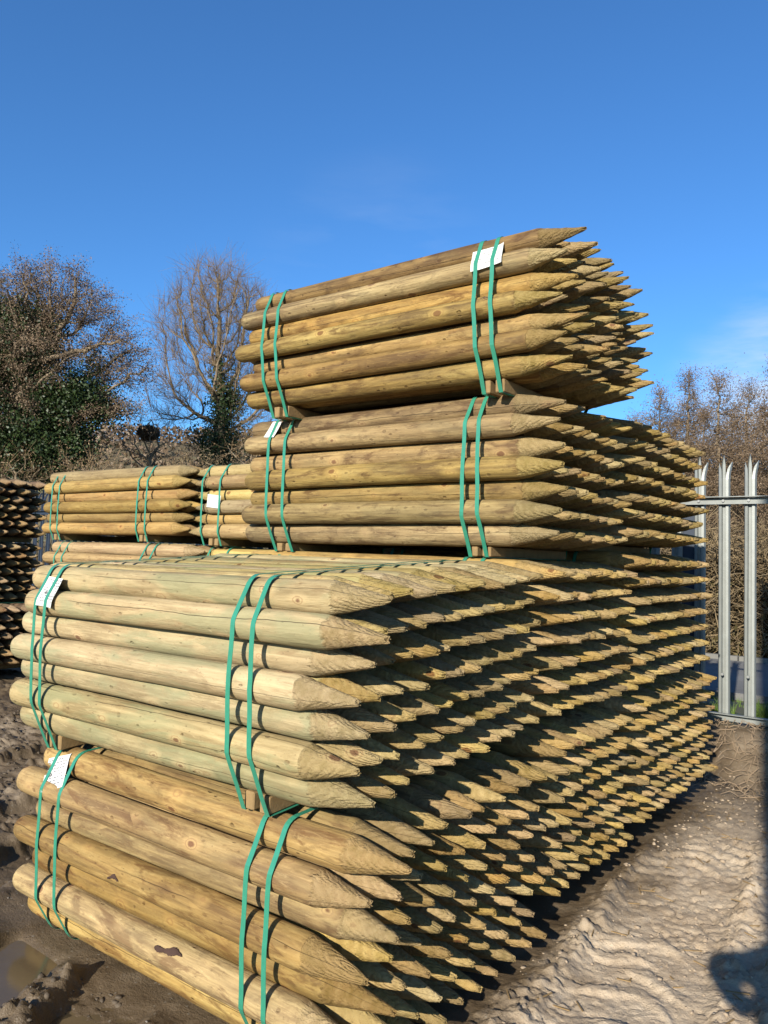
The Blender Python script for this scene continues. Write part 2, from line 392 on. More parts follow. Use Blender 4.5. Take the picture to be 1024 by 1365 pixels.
def bundle(name, label, x0, y0, zb, rows, mat, L=1.8, d=DS, pitch=.0917, seed=0, jx=.009, flip=False, rz=0.0, straps=None,
           firsts={}, group='strapped bundles of pointed stakes', irr=1.0, jyz=.003, tagspec=None, skew=.02, bear=True, colx=None, hs=1.0, tilt=0.0, crown=0.0, Tm=(.19, .24), bh=.055):
    """x0: where the points end, y0: centre of the proud front column, zb: centre height of the lowest row.
    rows: list bottom-up of (first column offset in diameters, number of columns)"""
    rs = random.Random(seed+77)
    root = empty(name, (x0, y0, 0), rz); tag(root, label, 'stake bundle', group)
    sgn = -1 if flip else 1
    circ = []
    lib = stakes_for(mat, L, d/2, seed=seed % 5, irr=irr, Tm=Tm)
    nr = len(rows)
    for i, (off, nc) in enumerate(rows):
        z = zb+i*pitch
        for c in range(nc):
            y = (off+c)*d*1.003*hs+rs.uniform(-jyz, jyz)*1.5
            zz = z+rs.uniform(-jyz, jyz)+tilt*y+crown*math.sin(math.pi*(c+.3)/nc)*i/(nr-1)
            dx = rs.gauss(0, jx); dx = max(-2.2*jx, min(2.2*jx, dx))
            if c == 0 and i in firsts: dx = firsts[i]
            if colx: dx += colx(c, i)
            o = link('stake', lib[rs.randrange(len(lib))], root)
            o.location = (sgn*dx, y, zz)
            o.rotation_euler = (rs.uniform(0, 6.28), rs.uniform(-.0025, .0025), (math.pi if flip else 0)+rs.uniform(-.003, .003))
            sc = rs.uniform(.985, 1.012); o.scale = (1, sc, sc)
            circ.append((y, zz, d/2*1.035))
    if straps is None: straps = (-1.56, -1.485, -.445, -.357)
    # bearers (two short battens between the straps of each pair)
    bz1 = zb-d/2-.001; bz0 = bz1-bh
    ys = [c[0] for c in circ if c[1] < zb+.03]; ylo, yhi = min(ys)-.02, max(ys)+.02
    if bear:
        for p in range(0, len(straps), 2):
            xm = (straps[p]+straps[p+1])/2
            for s in (-1, 1):
                mb = MB(); w = .021; xc = xm+s*.033; mb.box(sgn*xc-w, sgn*xc+w, ylo, yhi, bz0, bz1, .004); mb.v = [(v[0], v[1], v[2]+tilt*v[1]) for v in mb.v]
                mb.build('bearer', M['bearer'], root)
    paths = []
    for k, sx in enumerate(straps):
        pts = []
        for (y, z, r) in circ:
            for t in range(24):
                pts.append((round(y+(r+.0018)*math.cos(t*math.pi/12), 5), round(z+(r+.0018)*math.sin(t*math.pi/12), 5)))
        if bear: pts += [(ylo, bz0-.001+tilt*ylo), (yhi, bz0-.001+tilt*yhi)]
        h = hull(pts); pl = resample(h, .03); n = len(pl)
        ph = rs.uniform(0, 6.28); w = .0094
        V = []
        cen = sum((p for p in pl), Vector((0, 0)))/n
        for i, p in enumerate(pl):
            a = pl[i-1]; b = pl[(i+1) % n]; tn = (b-a).normalized(); nrm = Vector((tn.y, -tn.x))
            xo = sx+skew*math.sin(ph+2*math.pi*i/n)*.45+.0012*math.sin(i*.9+ph)
            for (du, dn) in ((-w, .0), (w, .0), (w, .0013), (-w, .0013)):
                q = p+nrm*dn; V.append((sgn*(xo+du), q.x, q.y))
        F = []
        for i in range(n):
            j = (i+1) % n
            for e in range(4): F.append([i*4+e, i*4+(e+1) % 4, j*4+(e+1) % 4, j*4+e])
        link('strap', np_mesh('strap', V, F, False, M['strap']), root)
        paths.append(pl)
    if tagspec: make_tag(root, paths[0], sgn, **tagspec)
    return root

def make_tag(root, pl, sgn, xc, w, s0, s1, tilt=0.0, curl=.012, logo=True, torn=False, seed=0, lines=9):
    """a paper label lying over the stakes and under the straps; s0..s1 heights (z) on the front side, x centre xc"""
    rs = random.Random(seed)
    # front path: the hull from low z to high z on the y-min side
    n = len(pl)
    cy = sum(p.x for p in pl)/n
    fr = sorted([p for p in pl if p.x < cy+.0], key=lambda p: p.y-.6*p.x*0)
    # walk by arc length starting from lowest front point, going up and over the top
    front = []
    i0 = min(range(n), key=lambda i: (pl[i].x*1.0+pl[i].y*.001))
    zsgn = 1 if pl[(i0+1) % n].y > pl[i0].y else -1
    k = i0
    # go down first
    back = []
    for j in range(60):
        back.append(pl[k % n]); k -= zsgn
    fwd = []
    k = i0+zsgn
    for j in range(60):
        fwd.append(pl[k % n]); k += zsgn
    path = back[::-1]+fwd
    # find start where height = s0
    st = next(i for i in range(1, len(path)) if path[i].y >= s0 > path[i-1].y)
    L_ = s1-s0
    def at(s):
        i = st; rem = s
        while rem > (path[i+1]-path[i]).length: rem -= (path[i+1]-path[i]).length; i += 1
        d_ = (path[i+1]-path[i]); t = d_.normalized(); nrm = Vector((-t.y, t.x))
        if nrm.x > 0 and t.y > 0: nrm = -nrm
        if nrm.x > .2: nrm = -nrm
        return path[i]+t*rem, nrm
    def pos(u, v, lift=0.0):          # u across (x) -.5..5, v up 0..1
        a = tilt; xx = u*w; ss = (v-.5)*L_
        X = xc+xx*math.cos(a)-ss*math.sin(a); S = L_/2+xx*math.sin(a)+ss*math.cos(a)+.02
        p, nr = at(max(0.001, S))
        cl = curl*(abs(u)*2)**3*(1 if u > 0 else .5) + .004*math.sin(u*7+v*3)*abs(u)
        q = p+nr*(-.0009+cl+lift)
        return (sgn*X, q.x, q.y)
    nu, nv = 14, 14
    V = [pos(-.5+i/nu, j/nv) for j in range(nv+1) for i in range(nu+1)]
    F = []
    for j in range(nv):
        for i in range(nu):
            if torn and i < 4 and abs(j-9) < 3-i*.7: continue
            F.append([j*(nu+1)+i, j*(nu+1)+i+1, (j+1)*(nu+1)+i+1, (j+1)*(nu+1)+i])
    tg = link('paper_tag', np_mesh('paper_tag', V, F, True, M['paper']), root)
    V = []; F = []
    def quad(u0, u1, v0, v1):
        m_ = 3; b0 = len(V)
        for i in range(m_+1):
            u = u0+(u1-u0)*i/m_
            V.append(pos(u, v0, .0007)); V.append(pos(u, v1, .0007))
        for i in range(m_): F.append([b0+2*i, b0+2*i+2, b0+2*i+3, b0+2*i+1])
    for k in range(lines):
        v = .9-.82*k/lines; u = -.42
        while u < .40:
            wd = rs.uniform(.03, .12)
            if rs.random() < .72: quad(u, min(.43, u+wd), v-.020, v+.018)
            u += wd+.035
    link('print', np_mesh('print', V, F, False, M['ink']), tg)
    if logo:
        V = []; F = []; nn = 18
        for k in range(nn):
            t = 2*math.pi*k/nn
            for rr in (.075, .045): V.append(pos(-.22+rr*math.cos(t), .45+rr*math.sin(t)*.8, .0008))
        for k in range(nn): j = (k+1) % nn; F.append([2*k, 2*j, 2*j+1, 2*k+1])
        b0 = len(V)
        V += [pos(-.275, .44, .0009), pos(-.165, .44, .0009), pos(-.165, .465, .0009), pos(-.275, .465, .0009)]; F.append([b0, b0+1, b0+2, b0+3])
        link('emblem', np_mesh('emblem', V, F, False, M['inkblack']), tg)

def bark_patch(root, x0, x1, y, z, r, a0, a1, seed):
    rs = random.Random(seed); nx, na = 30, 10; V = []; F = []
    for i in range(nx+1):
        t = i/nx; x = x0+(x1-x0)*t; w = (math.sin(math.pi*min(1, max(0, t)))**.4)*(.75+.25*math.sin(t*11+seed))*(.85+.3*rs.random())
        mid = (a0+a1)/2+.12*math.sin(t*5+seed); hw = (a1-a0)/2*w
        for j in range(na+1):
            a = mid-hw+2*hw*j/na; rr = r*1.03+.0026+.0014*math.sin(i*1.3+j*2.1+seed)*(0 < j < na)-.003*(j in (0, na))-.003*(i in (0, nx))
            V.append((x, y+rr*math.cos(a), z+rr*math.sin(a)))
    for i in range(nx):
        for j in range(na): F.append([i*(na+1)+j, (i+1)*(na+1)+j, (i+1)*(na+1)+j+1, i*(na+1)+j+1])
    link('bark_patch', np_mesh('bark_patch', V, F, True, M['bark']), root)
def hexrows(n, cols, top_proud=False):
    """bottom-up rows; odd photo rows (1,3,5,7 from the top) sit back half a stake"""
    out = []
    for i in range(n):           # i from bottom; photo row number = n-i
        rec = (n-i) % 2 == 1
        out.append((.5 if rec else 0.0, cols if not rec else cols))
    return out

P7 = 6*.0917
# stack 1 (nearest)
bA = bundle('stake_bundle', 'golden brown stake bundle on the mud at the bottom of the nearest stack', .04, .045, .64-6*.0962, hexrows(7, 10), 'gold_wood', L=1.755, d=.1105, pitch=.0962, seed=1, tilt=.035, bear=False,
       straps=(-1.56, -1.45, -.435, -.346), firsts={6: .07, 5: -.02, 4: .04, 3: -.02, 2: .03, 1: -.03},
       tagspec=dict(xc=-1.53, w=.125, s0=.54, s1=.67, tilt=.35, torn=True, seed=4, curl=.004))
bundle('stake_bundle', 'pale greenish stake bundle with white tag, on top of the nearest stack', 0, 0, 1.36-P7, hexrows(7, 11), 'green_wood', L=1.775, seed=2, tilt=.06,
       straps=(-1.575, -1.50, -.455, -.366), firsts={6: .05, 5: .09, 4: .0, 3: 0, 2: 0.0, 1: 0, 0: .02},
       tagspec=dict(xc=-1.50, w=.115, s0=1.215, s1=1.335, tilt=-.05, seed=3))
# stack 2
y2 = 1.235
bundle('stake_bundle', 'brown stake bundle at the bottom of the tallest stack, behind the nearest stack', 0.03, y2, .73-P7, hexrows(7, 9), 'gold_wood', seed=3)
bundle('stake_bundle', 'yellow brown stake bundle second from the bottom of the tallest stack', .02, y2, 1.44-P7, hexrows(7, 9), 'gold_wood', seed=4)
bundle('stake_bundle', 'dark brown flat-topped stake bundle directly under the round topmost bundle', .0186, y2-.01, 2.148-P7, hexrows(7, 8), 'brown_wood', seed=5, jx=.009, bh=.042,
       straps=(-1.60, -1.485, -.41, -.34), firsts={5: .0, 3: .02, 6: .0},
       tagspec=dict(xc=-1.60, w=.075, s0=2.07, s1=2.175, tilt=-.1, seed=8, logo=False, curl=.003, lines=6))
# round loose bundle on top
dd = .096
Drows = [(.6, 9), (.0, 11), (.45, 11), (-.05, 12), (.4, 11), (0.0, 11), (.5, 9)]
Drows = [(a, int(b)) for a, b in Drows]
bD = bundle('stake_bundle', 'rounded ragged stake bundle topmost of all with long splintered points', .09, 1.10, 2.285, Drows, 'brown_wood', d=dd, pitch=.082, seed=6, jx=.030, irr=1.5, crown=.035, Tm=(.165, .225),
       straps=(-1.60, -1.51, -.375, -.298), firsts={6: .06, 5: .0, 4: .03, 3: -.02, 2: .05, 1: .0, 0: .0}, jyz=.006,
       tagspec=dict(xc=-.335, w=.145, s0=2.650, s1=2.750, tilt=.08, seed=5, logo=False, curl=.008, lines=6))
bark_patch(bD, -.42, -.22, 0, 2.285+3*.082+.001, dd/2, math.pi*.80, math.pi*1.02, 3)
bark_patch(bD, -.68, -.45, 0, 2.285+3*.082+.001, dd/2, math.pi*.92, math.pi*1.06, 5)
bark_patch(bA, -.86, -.73, 0, .64-5*.0962, .0555, math.pi*.70, math.pi*.86, 7)
bark_patch(bA, -1.12, -1.06, 0, .64-3*.0962, .0555, math.pi*.95, math.pi*1.05, 8)
# stack 3
y3 = 2.21
bundle('stake_bundle', 'golden stake bundle on the ground at the fence end of the long row', .03, y3+.01, .77-P7, hexrows(7, 14), 'gold_wood', seed=7)
bundle('stake_bundle', 'golden stake bundle in the middle layer at the fence end', .02, y3+.02, 1.50-6*.098, hexrows(7, 13), 'gold_wood', seed=8, pitch=.098, bh=.035, colx=lambda c, i: .03 if c == 0 else 0)
bundle('stake_bundle', 'brown stake bundle in the upper layer, nearest the steel fence pales', .03, y3-.06, 2.19-6*.09, hexrows(7, 12), 'brown_wood', seed=9, pitch=.09, bh=.042)

# behind to the left: stacks on the far side of the yard
P6 = 5*.0945
zE = .72+1.42
xb = -3.62; yb = 2.35
g2 = 'strapped bundles of pointed stakes'
bundle('stake_bundle', 'tan stake bundle with points facing right, top of the pile behind the nearest stack', xb, yb, zE-P6, hexrows(6, 9), 'tan_wood', L=2.1, d=.110, pitch=.0945, seed=10,
       straps=(-1.93, -1.80, -.62, -.50), jx=.015)
bundle('stake_bundle', 'tan stake bundle half hidden below the tan bundle with points facing right', xb+.12, yb-.04, zE-P6-.075-.11-P6-.0*1, hexrows(6, 9), 'tan_wood', L=2.1, d=.110, pitch=.0945, seed=11,
       straps=(-1.88, -1.76, -.62, -.50), jx=.03)
bundle('stake_bundle', 'pale yellow stake bundle with points facing left and a white tag', xb-.02, yb+.03, zE-P6-.02, hexrows(6, 9), 'pale_wood', L=1.75, d=.110, pitch=.0945, seed=12, flip=True,
       straps=(-1.40, -1.30, -.40, -.20), jx=.03,
       tagspec=dict(xc=-.33, w=.15, s0=1.79, s1=1.89, seed=9, logo=False, tilt=.1, curl=.002, lines=5))
bundle('stake_bundle', 'yellow stake bundle under the pale bundle whose points face left', xb+.02, yb+.03, zE-P6-.02-.075-.11-P6, hexrows(6, 9), 'pale_wood', L=1.75, d=.110, pitch=.0945, seed=13, flip=True,
       straps=(-1.40, -1.30, -.40, -.20), jx=.03)
zG = zE-2*(P6+.185)
bundle('stake_bundle', 'tan stake bundle on the ground at the foot of the pile behind', xb+.05, yb, zG-P6, hexrows(6, 8), 'tan_wood', L=2.1, d=.110, pitch=.0945, seed=14)
bundle('stake_bundle', 'yellow stake bundle on the ground under the bundles whose points face left', xb+.05, yb+.03, zG-P6, hexrows(6, 8), 'pale_wood', L=1.75, d=.110, pitch=.0945, seed=15, flip=True,
       straps=(-1.40, -1.30, -.40, -.20))
# far left stacks, points towards the yard
hx, hy = -7.15, 3.0
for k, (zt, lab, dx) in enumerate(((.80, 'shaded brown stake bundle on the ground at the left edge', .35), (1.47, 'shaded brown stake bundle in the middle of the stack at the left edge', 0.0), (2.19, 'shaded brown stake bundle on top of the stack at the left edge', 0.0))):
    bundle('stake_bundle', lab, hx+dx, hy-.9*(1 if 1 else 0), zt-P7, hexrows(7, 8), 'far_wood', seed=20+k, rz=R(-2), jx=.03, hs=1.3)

# ------------------------------------------------------------------ ground: one displaced sheet to the horizon
FY = 4.7; FZ = .34      # fence line and the ground level at its foot
def worley(x, y, seed=0):
    """distance to the nearest jittered cell point, and that cell's random value"""
    xi = np.floor(x).astype(np.int64); yi = np.floor(y).astype(np.int64)
    best = np.full(x.shape, 9.0, np.float32); rv = np.zeros(x.shape, np.float32); sec = np.full(x.shape, 9.0, np.float32)
    for dx in (-1, 0, 1):
        for dy in (-1, 0, 1):
            cx = (xi+dx+seed*7); cy = (yi+dy+seed*13)
            px = xi+dx+_T[cx & 255, cy & 255]; py = yi+dy+_T[(cx+91) & 255, (cy+47) & 255]
            d = (x-px)**2+(y-py)**2; u = d < best
            sec = np.where(u, best, np.minimum(sec, d)); rv = np.where(u, _T[(cx+151) & 255, (cy+19) & 255], rv); best = np.where(u, d, best)
    return np.sqrt(best), np.sqrt(sec), rv
def crumbs(x, y, sc, amt, seed, dens):
    """angular lumps: raised cells with flat tilted tops and sharp sides"""
    wx = x+.35/sc*(fbm(x*sc*.9+seed, y*sc*.9, 2)-.5); wy = y+.35/sc*(fbm(x*sc*.9, y*sc*.9+seed+5, 2)-.5)
    d1, d2, rv = worley(wx*sc, wy*sc, seed)
    on = rv > 1-dens
    rim = np.clip((d2-d1)*4.0, 0, 1)
    return amt*on*rim*(.35+.65*((rv*17) % 1))*(1+.5*(d1*np.cos(rv*90)))
def gheight(x, y):
    x = np.asarray(x, np.float32); y = np.asarray(y, np.float32)
    far = np.hypot(x+.3, y-.8)
    base = .05*sstep(.8, 2.6, y)+(FZ-.07)*sstep(3.95, 4.62, y)
    left = sstep(.25, -.45, x+.12*(y-1))*sstep(4.3, 3.6, y)
    u = x+.25*y+.04*np.sin(y*3.1)+.22*(fbm(x*1.6+4, y*1.6, 4)-.5)
    h = .055*(fbm(x*1.3+2, y*1.3+7, 4)-.5)+.028*(fbm(x*5+2, y*5+7, 4)-.5)
    cm = sstep(.42, .60, fbm(x*2.1+31, y*2.1+3, 3))
    rg = 1-np.abs(fbm(x*8+3, y*8, 5, .6)-.5)*4
    h = h+cm*.030*np.clip(rg, 0, 1)
    ch = cm*(crumbs(x, y, 14, .034, 1, .5)+crumbs(x, y, 30, .018, 2, .5))+crumbs(x, y, 44, .007, 3, .35)+.010*(fbm(x*30, y*30, 3)-.5)
    rut = np.zeros_like(x); rim = np.zeros_like(x); wet = np.zeros_like(x)
    for uc, w, dep in ((-.98, .13, .050), (-1.42, .18, .058), (-2.15, .16, .06), (-2.75, .14, .05), (-3.6, .18, .05)):
        q = np.abs(u-uc)/w
        rut = rut-dep*sstep(1.2, .8, q); rim = rim+np.exp(-((q-1.45)/.38)**2); wet = wet+sstep(1.15, .8, q)
    along = sstep(-1.4, -.4, y+1.0)*sstep(3.2, 2.4, y)
    rim = np.minimum(rim, .8)*.75
    hl_ = h*.8+rut*along+.75*ch*(1-.85*np.clip(wet, 0, 1)*along)+rim*along*(.012+.30*crumbs(x, y, 26, .03, 5, .6)+.02*fbm(x*12, y*12, 3))
    # right: drier clay with tyre prints
    r = .030*(fbm(x*1.6+9, y*1.6, 4)-.5)+.013*(fbm(x*9+5, y*9, 5, .6)-.5)
    rough = sstep(.47, .60, fbm(x*2.4+60, y*2.4, 3))
    bx = x-(.36-.06*(y-1)+.04*np.sin(y*1.7))
    wob = .05*(fbm(x*3, y*3, 3)-.5)
    band = sstep(.27, .20, np.abs(bx+wob))*sstep(.2, .9, y)*sstep(4.2, 3.4, y)
    ph = (y+.55*np.abs(bx)+.05*fbm(x*4, y*4, 2))/.125
    saw = ph-np.floor(ph); cellv = _T[np.floor(ph).astype(np.int64) & 255, (np.floor((bx+3)*6+saw).astype(np.int64)) & 255]
    lugs = sstep(.0, .12, saw)*sstep(.75, .5, saw)*(cellv > .35)*(.4+.6*cellv)
    lugs = lugs*sstep(.46, .56, fbm(x*3.1+8, y*2.3+2, 3))
    edge = np.exp(-((np.abs(bx+wob)-.27)/.06)**2)
    sm = .018*crumbs(x, y, 22, 1.0, 7, .45)*rough+crumbs(x, y, 48, .008, 8, .4)+.4*crumbs(x, y, 11, .03, 9, .4)*rough
    crack = -.012*sstep(.10, .0, np.abs(fbm(x*5+7, y*7, 4)-.5)*4)*sstep(.45, .6, fbm(x*1.9, y*1.9+44, 2))
    wx = x+.05*(fbm(x*9, y*9, 3)-.5); wy = y+.05*(fbm(x*9+40, y*9, 3)-.5)
    c1, c2, cv = worley(wx*9, wy*13, 21); e1, e2, ev = worley(wx*26, wy*30, 22)
    crack = crack-.010*sstep(.16, .0, c2-c1)*sstep(.40, .55, fbm(x*2.2+70, y*2.2, 3))-.005*sstep(.2, .0, e2-e1)+.007*(cv-.5)*sstep(.45, .6, fbm(x*1.8+5, y*1.8+60, 2))
    r = r*(1-.5*band)+band*(-.012+.013*lugs)+edge*(.012+.5*crumbs(x, y, 16, .04, 6, .7))+sm*(1-.75*band)+crack
    r = r+sstep(.62, .85, x)*(.015+.03*fbm(x*6, y*6+3, 4)+crumbs(x, y, 13, .03, 4, .6))
    h = left*hl_+(1-left)*r
    h = h*sstep(4.7, 4.3, y)+.03*(fbm(x*2, y*2, 4)-.5)*sstep(4.3, 4.7, y)
    h = h*sstep(40, 12, far)
    under = sstep(.06, -.06, x)*sstep(-1.95, -1.8, x)*sstep(-.12, .03, y)*sstep(3.9, 3.7, y)
    h = h*(1-.9*under)-.01*under
    base = base-.14*sstep(5.6, 6.6, y)*sstep(60, 30, far)
    return base+h
NG = 1650
s = np.linspace(-1, 1, NG); bq = 6.4; aq = 1.15
gx = -.25+aq*np.sinh(bq*s); gy = .75+aq*np.sinh(bq*s)
GX, GY = np.meshgrid(gx, gy, indexing='ij')
GZ = gheight(GX, GY)
V = np.stack([GX.ravel(), GY.ravel(), GZ.ravel()], 1)
I, J = np.meshgrid(np.arange(NG-1), np.arange(NG-1), indexing='ij'); I = I.ravel(); J = J.ravel()
F = np.stack([I*NG+J, (I+1)*NG+J, (I+1)*NG+J+1, I*NG+J+1], 1)
mt, nt_, b = newmat('yard_mud', .8, .3); g = N(nt_)
tc = g.n('ShaderNodeTexCoord').outputs['Object']; sx = g.n('ShaderNodeSeparateXYZ'); g.l(tc, sx.inputs[0])
nA = g.noise(tc, 1.1, 6, .6); nB = g.noise(tc, 6.0, 6, .65); nC = g.noise(tc, 45.0, 4, .7)
wet = g.ramp(nB, [(.3, (.058, .040, .023)), (.55, (.098, .071, .043)), (.75, (.145, .110, .072))])
dry = g.ramp(g.m('ADD', g.m('MULTIPLY', nA, .5), g.m('MULTIPLY', nB, .5)), [(.34, (.165, .12, .078)), (.46, (.29, .225, .157)), (.60, (.385, .312, .228))])
# dry pale clay to the right of the stacks, damp close to them
dm = g.mr(g.m('ADD', g.m('ADD', sx.outputs[0], g.m('MULTIPLY', g.m('SUBTRACT', nA, .5), .55)), g.m('MULTIPLY', g.m('SUBTRACT', nB, .5), .25)), .02, .24)
dm = g.m('MULTIPLY', dm, g.mr(g.m('ADD', sx.outputs[1], g.m('MULTIPLY', g.m('SUBTRACT', nB, .5), .8)), 3.6, 2.7, .25, 1.0), clamp=True)
far_l = g.m('MULTIPLY', g.mr(g.m('ADD', nA, 0.0), .52, .66, 0, .55), g.mr(sx.outputs[0], -2.2, -4.0), clamp=True)
dm = g.m('MAXIMUM', dm, far_l)
col = g.mix(dm, wet, dry)
grit = g.n('ShaderNodeTexVoronoi', feature='F1'); grit.inputs['Scale'].default_value = 55; g.l(tc, grit.inputs['Vector'])
gc = g.n('ShaderNodeSeparateColor'); g.l(grit.outputs['Color'], gc.inputs[0])
gm = g.m('MULTIPLY', g.m('LESS_THAN', grit.outputs['Distance'], .26), g.m('GREATER_THAN', gc.outputs[0], .90))
col = g.mix(g.m('MULTIPLY', gm, .5), col, (.21, .185, .15))
# grass and verge past the fence
vg = g.mr(g.m('ADD', sx.outputs[1], g.m('MULTIPLY', g.m('SUBTRACT', nB, .5), .5)), 4.55, 4.85)
vcol = g.ramp(nB, [(.35, (.04, .045, .016)), (.55, (.075, .07, .033)), (.7, (.12, .10, .055))])
col = g.mix(g.m('MULTIPLY', vg, g.mr(sx.outputs[0], -40, -30, 1, 1)), col, vcol)
g.l(col, b.inputs['Base Color'])
g.l(g.mr(g.m('SUBTRACT', g.m('ADD', dm, g.m('MULTIPLY', nB, .6)), .2), 0, .8, .42, .92), b.inputs['Roughness'])
bh = g.m('ADD', g.m('MULTIPLY', nC, .6), g.m('MULTIPLY', g.noise(tc, 160.0, 3, .6), .3)); bh = g.m('ADD', bh, g.m('MULTIPLY', gm, .5))
g.l(g.bump(bh, .9, .010), b.inputs['Normal'])
tag(link('ground', np_mesh('ground', V, F, True, mt)), kind='structure')

# water standing in the ruts
wm, wn, wb = newmat('muddy_water', .14, .35); g = N(wn)
tc = g.n('ShaderNodeTexCoord').outputs['Object']
g.l(g.mix(g.noise(tc, 4.0, 4, .6), (.055, .040, .022), (.095, .070, .042)), wb.inputs['Base Color'])
g.l(g.bump(g.noise(tc, 30.0, 2, .5), .12, .002), wb.inputs['Normal'])
def puddle(x0, x1, y0, y1, z):
    n = 24
    V = [(x0+(x1-x0)*i/n, y0+(y1-y0)*j/n, z) for i in range(n+1) for j in range(n+1)]
    F = [[i*(n+1)+j, (i+1)*(n+1)+j, (i+1)*(n+1)+j+1, i*(n+1)+j+1] for i in range(n) for j in range(n)]
    tag(link('puddle', np_mesh('puddle', V, F, True, wm)), kind='structure')
puddle(-1.95, -.70, -1.3, .80, -.026)

# small stones strewn on the yard: uncountable
rs = np.random.RandomState(11)
ico = bmesh.new(); bmesh.ops.create_icosphere(ico, subdivisions=1, radius=1); iv = np.array([v.co[:] for v in ico.verts]); itri = np.array([[v.index for v in f.verts] for f in ico.faces]); ico.free()
def scatter(name, n, area, size, mat, flat=.6, kind='stuff', zoff=.2, label=None, cat=None, filt=None):
    Vs = []; Fs = []; k = 0
    xs = rs.uniform(area[0], area[1], n*3); ys = rs.uniform(area[2], area[3], n*3)
    if filt is not None:
        keep = filt(xs, ys); xs = xs[keep]; ys = ys[keep]
    xs = xs[:n]; ys = ys[:n]; zs = gheight(xs, ys)
    for x, y, z in zip(xs, ys, zs):
        sz = size[0]*(size[1]/size[0])**(rs.rand()**2.2)
        v = iv*(1+rs.uniform(-.45, .45, (len(iv), 1))); v = v*np.array([sz*rs.uniform(.7, 1.3), sz*rs.uniform(.7, 1.3), sz*flat])
        a = rs.rand()*6.28; c_, s_ = math.cos(a), math.sin(a)
        v = np.stack([v[:, 0]*c_-v[:, 1]*s_+x, v[:, 0]*s_+v[:, 1]*c_+y, v[:, 2]+z+sz*zoff], 1)
        Vs.append(v); Fs.append(itri+k); k += len(iv)
    o = link(name, np_mesh(name, np.concatenate(Vs), np.concatenate(Fs), False, mat)); tag(o, label, cat, kind=kind); return o
M['stone'] = simple('grey_stone', (.22, .19, .16), .8, .3, .4, 20)
M['clod'] = simple('mud_clod', (.09, .068, .046), .75, .3, .35, 25, bump=.004, bs=90)
M['dryclod'] = simple('dry_clay_clod', (.34, .265, .19), .9, .2, .3, 25, bump=.004, bs=90)
offs = lambda x, y: ~((x > -1.85) & (x < -.02) & (y > -.02) & (y < 3.95))
scatter('gravel', 1500, (-6, 1.6, -1.2, 4.2), (.0015, .007), M['stone'], label='small pale stones strewn over the mud', cat='gravel', filt=offs, flat=.45, zoff=.0)
scatter('mud_clods', 5200, (-5.5, -.3, -1.2, 3.2), (.004, .019), M['clod'], .75, zoff=0, label='dark wet lumps of churned mud left of the stacks', cat='mud', filt=lambda x, y: offs(x, y) & (fbm(x*1.7+31, y*1.7+3, 3) > .45))
scatter('clay_clods', 2600, (.0, 1.5, .2, 4.1), (.002, .013), M['dryclod'], .6, zoff=0, label='crumbled dry clay lumps right of the stacks', cat='clay', filt=lambda x, y: offs(x, y) & (fbm(x*2+3, y*2+3, 3) > .42))

# ------------------------------------------------------------------ palisade fence
def pale_mesh():
    # W section rolled pale, 68 mm wide, three-pronged head
    prof = [(-.043, .014), (-.034, -.005), (-.015, -.007), (-.010, .011), (.010, .011), (.015, -.007), (.034, -.005), (.043, .014)]
    H = 1.80; th = .003
    V = []; F = []
    def ring(z, fx, fy):
        base = len(V)
        for (x, y) in prof: V.append((fx(x), y+fy(x), z))
        for (x, y) in prof: V.append((fx(x), y+th+fy(x), z))
        return base
    n = len(prof)
    r0 = ring(0, lambda x: x, lambda x: 0); r1 = ring(H, lambda x: x, lambda x: 0)
    def skin(a, b, i0, i1):
        for i in range(i0, i1):
            F.append([a+i, a+i+1, b+i+1, b+i]); F.append([a+n+i+1, a+n+i, b+n+i, b+n+i+1])
        F.append([a+i0, b+i0, b+n+i0, a+n+i0]); F.append([a+i1, a+n+i1, b+n+i1, b+i1])
    skin(r0, r1, 0, n-1)
    # prongs: left (0..2), centre (3..4), right (5..7)
    for (i0, i1, dirx, back, hh) in ((0, 2, -.25, .006, .13), (2, 5, 0, -.004, .19), (5, 7, 1, .045, .14)):
        prev = r1; cx = sum(prof[i][0] for i in range(i0, i1+1))/(i1-i0+1)
        for k in range(1, 6):
            s_ = k/5; nar = 1-.12*s_ if k < 4 else (1-.45*(k-3)) ; nar = max(.12, nar)
            zz = H+hh*s_
            cur = ring(zz, lambda x: cx+(x-cx)*nar+dirx*.020*s_*s_, lambda x: back*s_**1.6)
            skin(prev, cur, i0, i1); prev = cur
        F.append([prev+i for i in range(i0, i1+1)]+[prev+n+i for i in range(i1, i0-1, -1)])
    return np_mesh('pale', V, F, False, None)
pm = pale_mesh(); pm.materials.append(M['galv'])
pmd = pm.copy(); pmd.materials.clear(); pmd.materials.append(M['darksteel'])  # left pales: same fence, its shade put into a dark colour
def fence(xa, xb_, label, pitch, me, name, dark):
    root = empty(name, (xa, FY, FZ)); tag(root, label, 'fence')
    n = int(round((xb_-xa)/pitch))
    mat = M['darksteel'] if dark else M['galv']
    for i in range(n+1):
        o = link('pale', me, root); o.location = (i*pitch, 0, .03+.004*math.sin(i*2.3)); o.rotation_euler = (0, .004*math.sin(i*5.1), 0)
        if not dark:
            for rz_ in (.34, 1.66):
                mb = MB(); mb.tube([(i*pitch, -.052, rz_-.0), (i*pitch, -.037, rz_-.0)], .011, 6); mb.build('bolt', M['bolt'], root) if (n < 30) else None
    Lx = xb_-xa+.1
    for rz_ in ((.02, 1.66) if not dark else (.3, 1.66)):
        mb = MB(); mb.box(-.05, Lx-.05, -.040, -.034, rz_-.026, rz_+.024); mb.box(-.05, Lx-.05, -.034, -.006, rz_+.019, rz_+.024)
        mb.box(-.05, Lx-.05, -.085, -.040, rz_+.025, rz_+.031)
        mb.build('rail', mat, root)
    return root
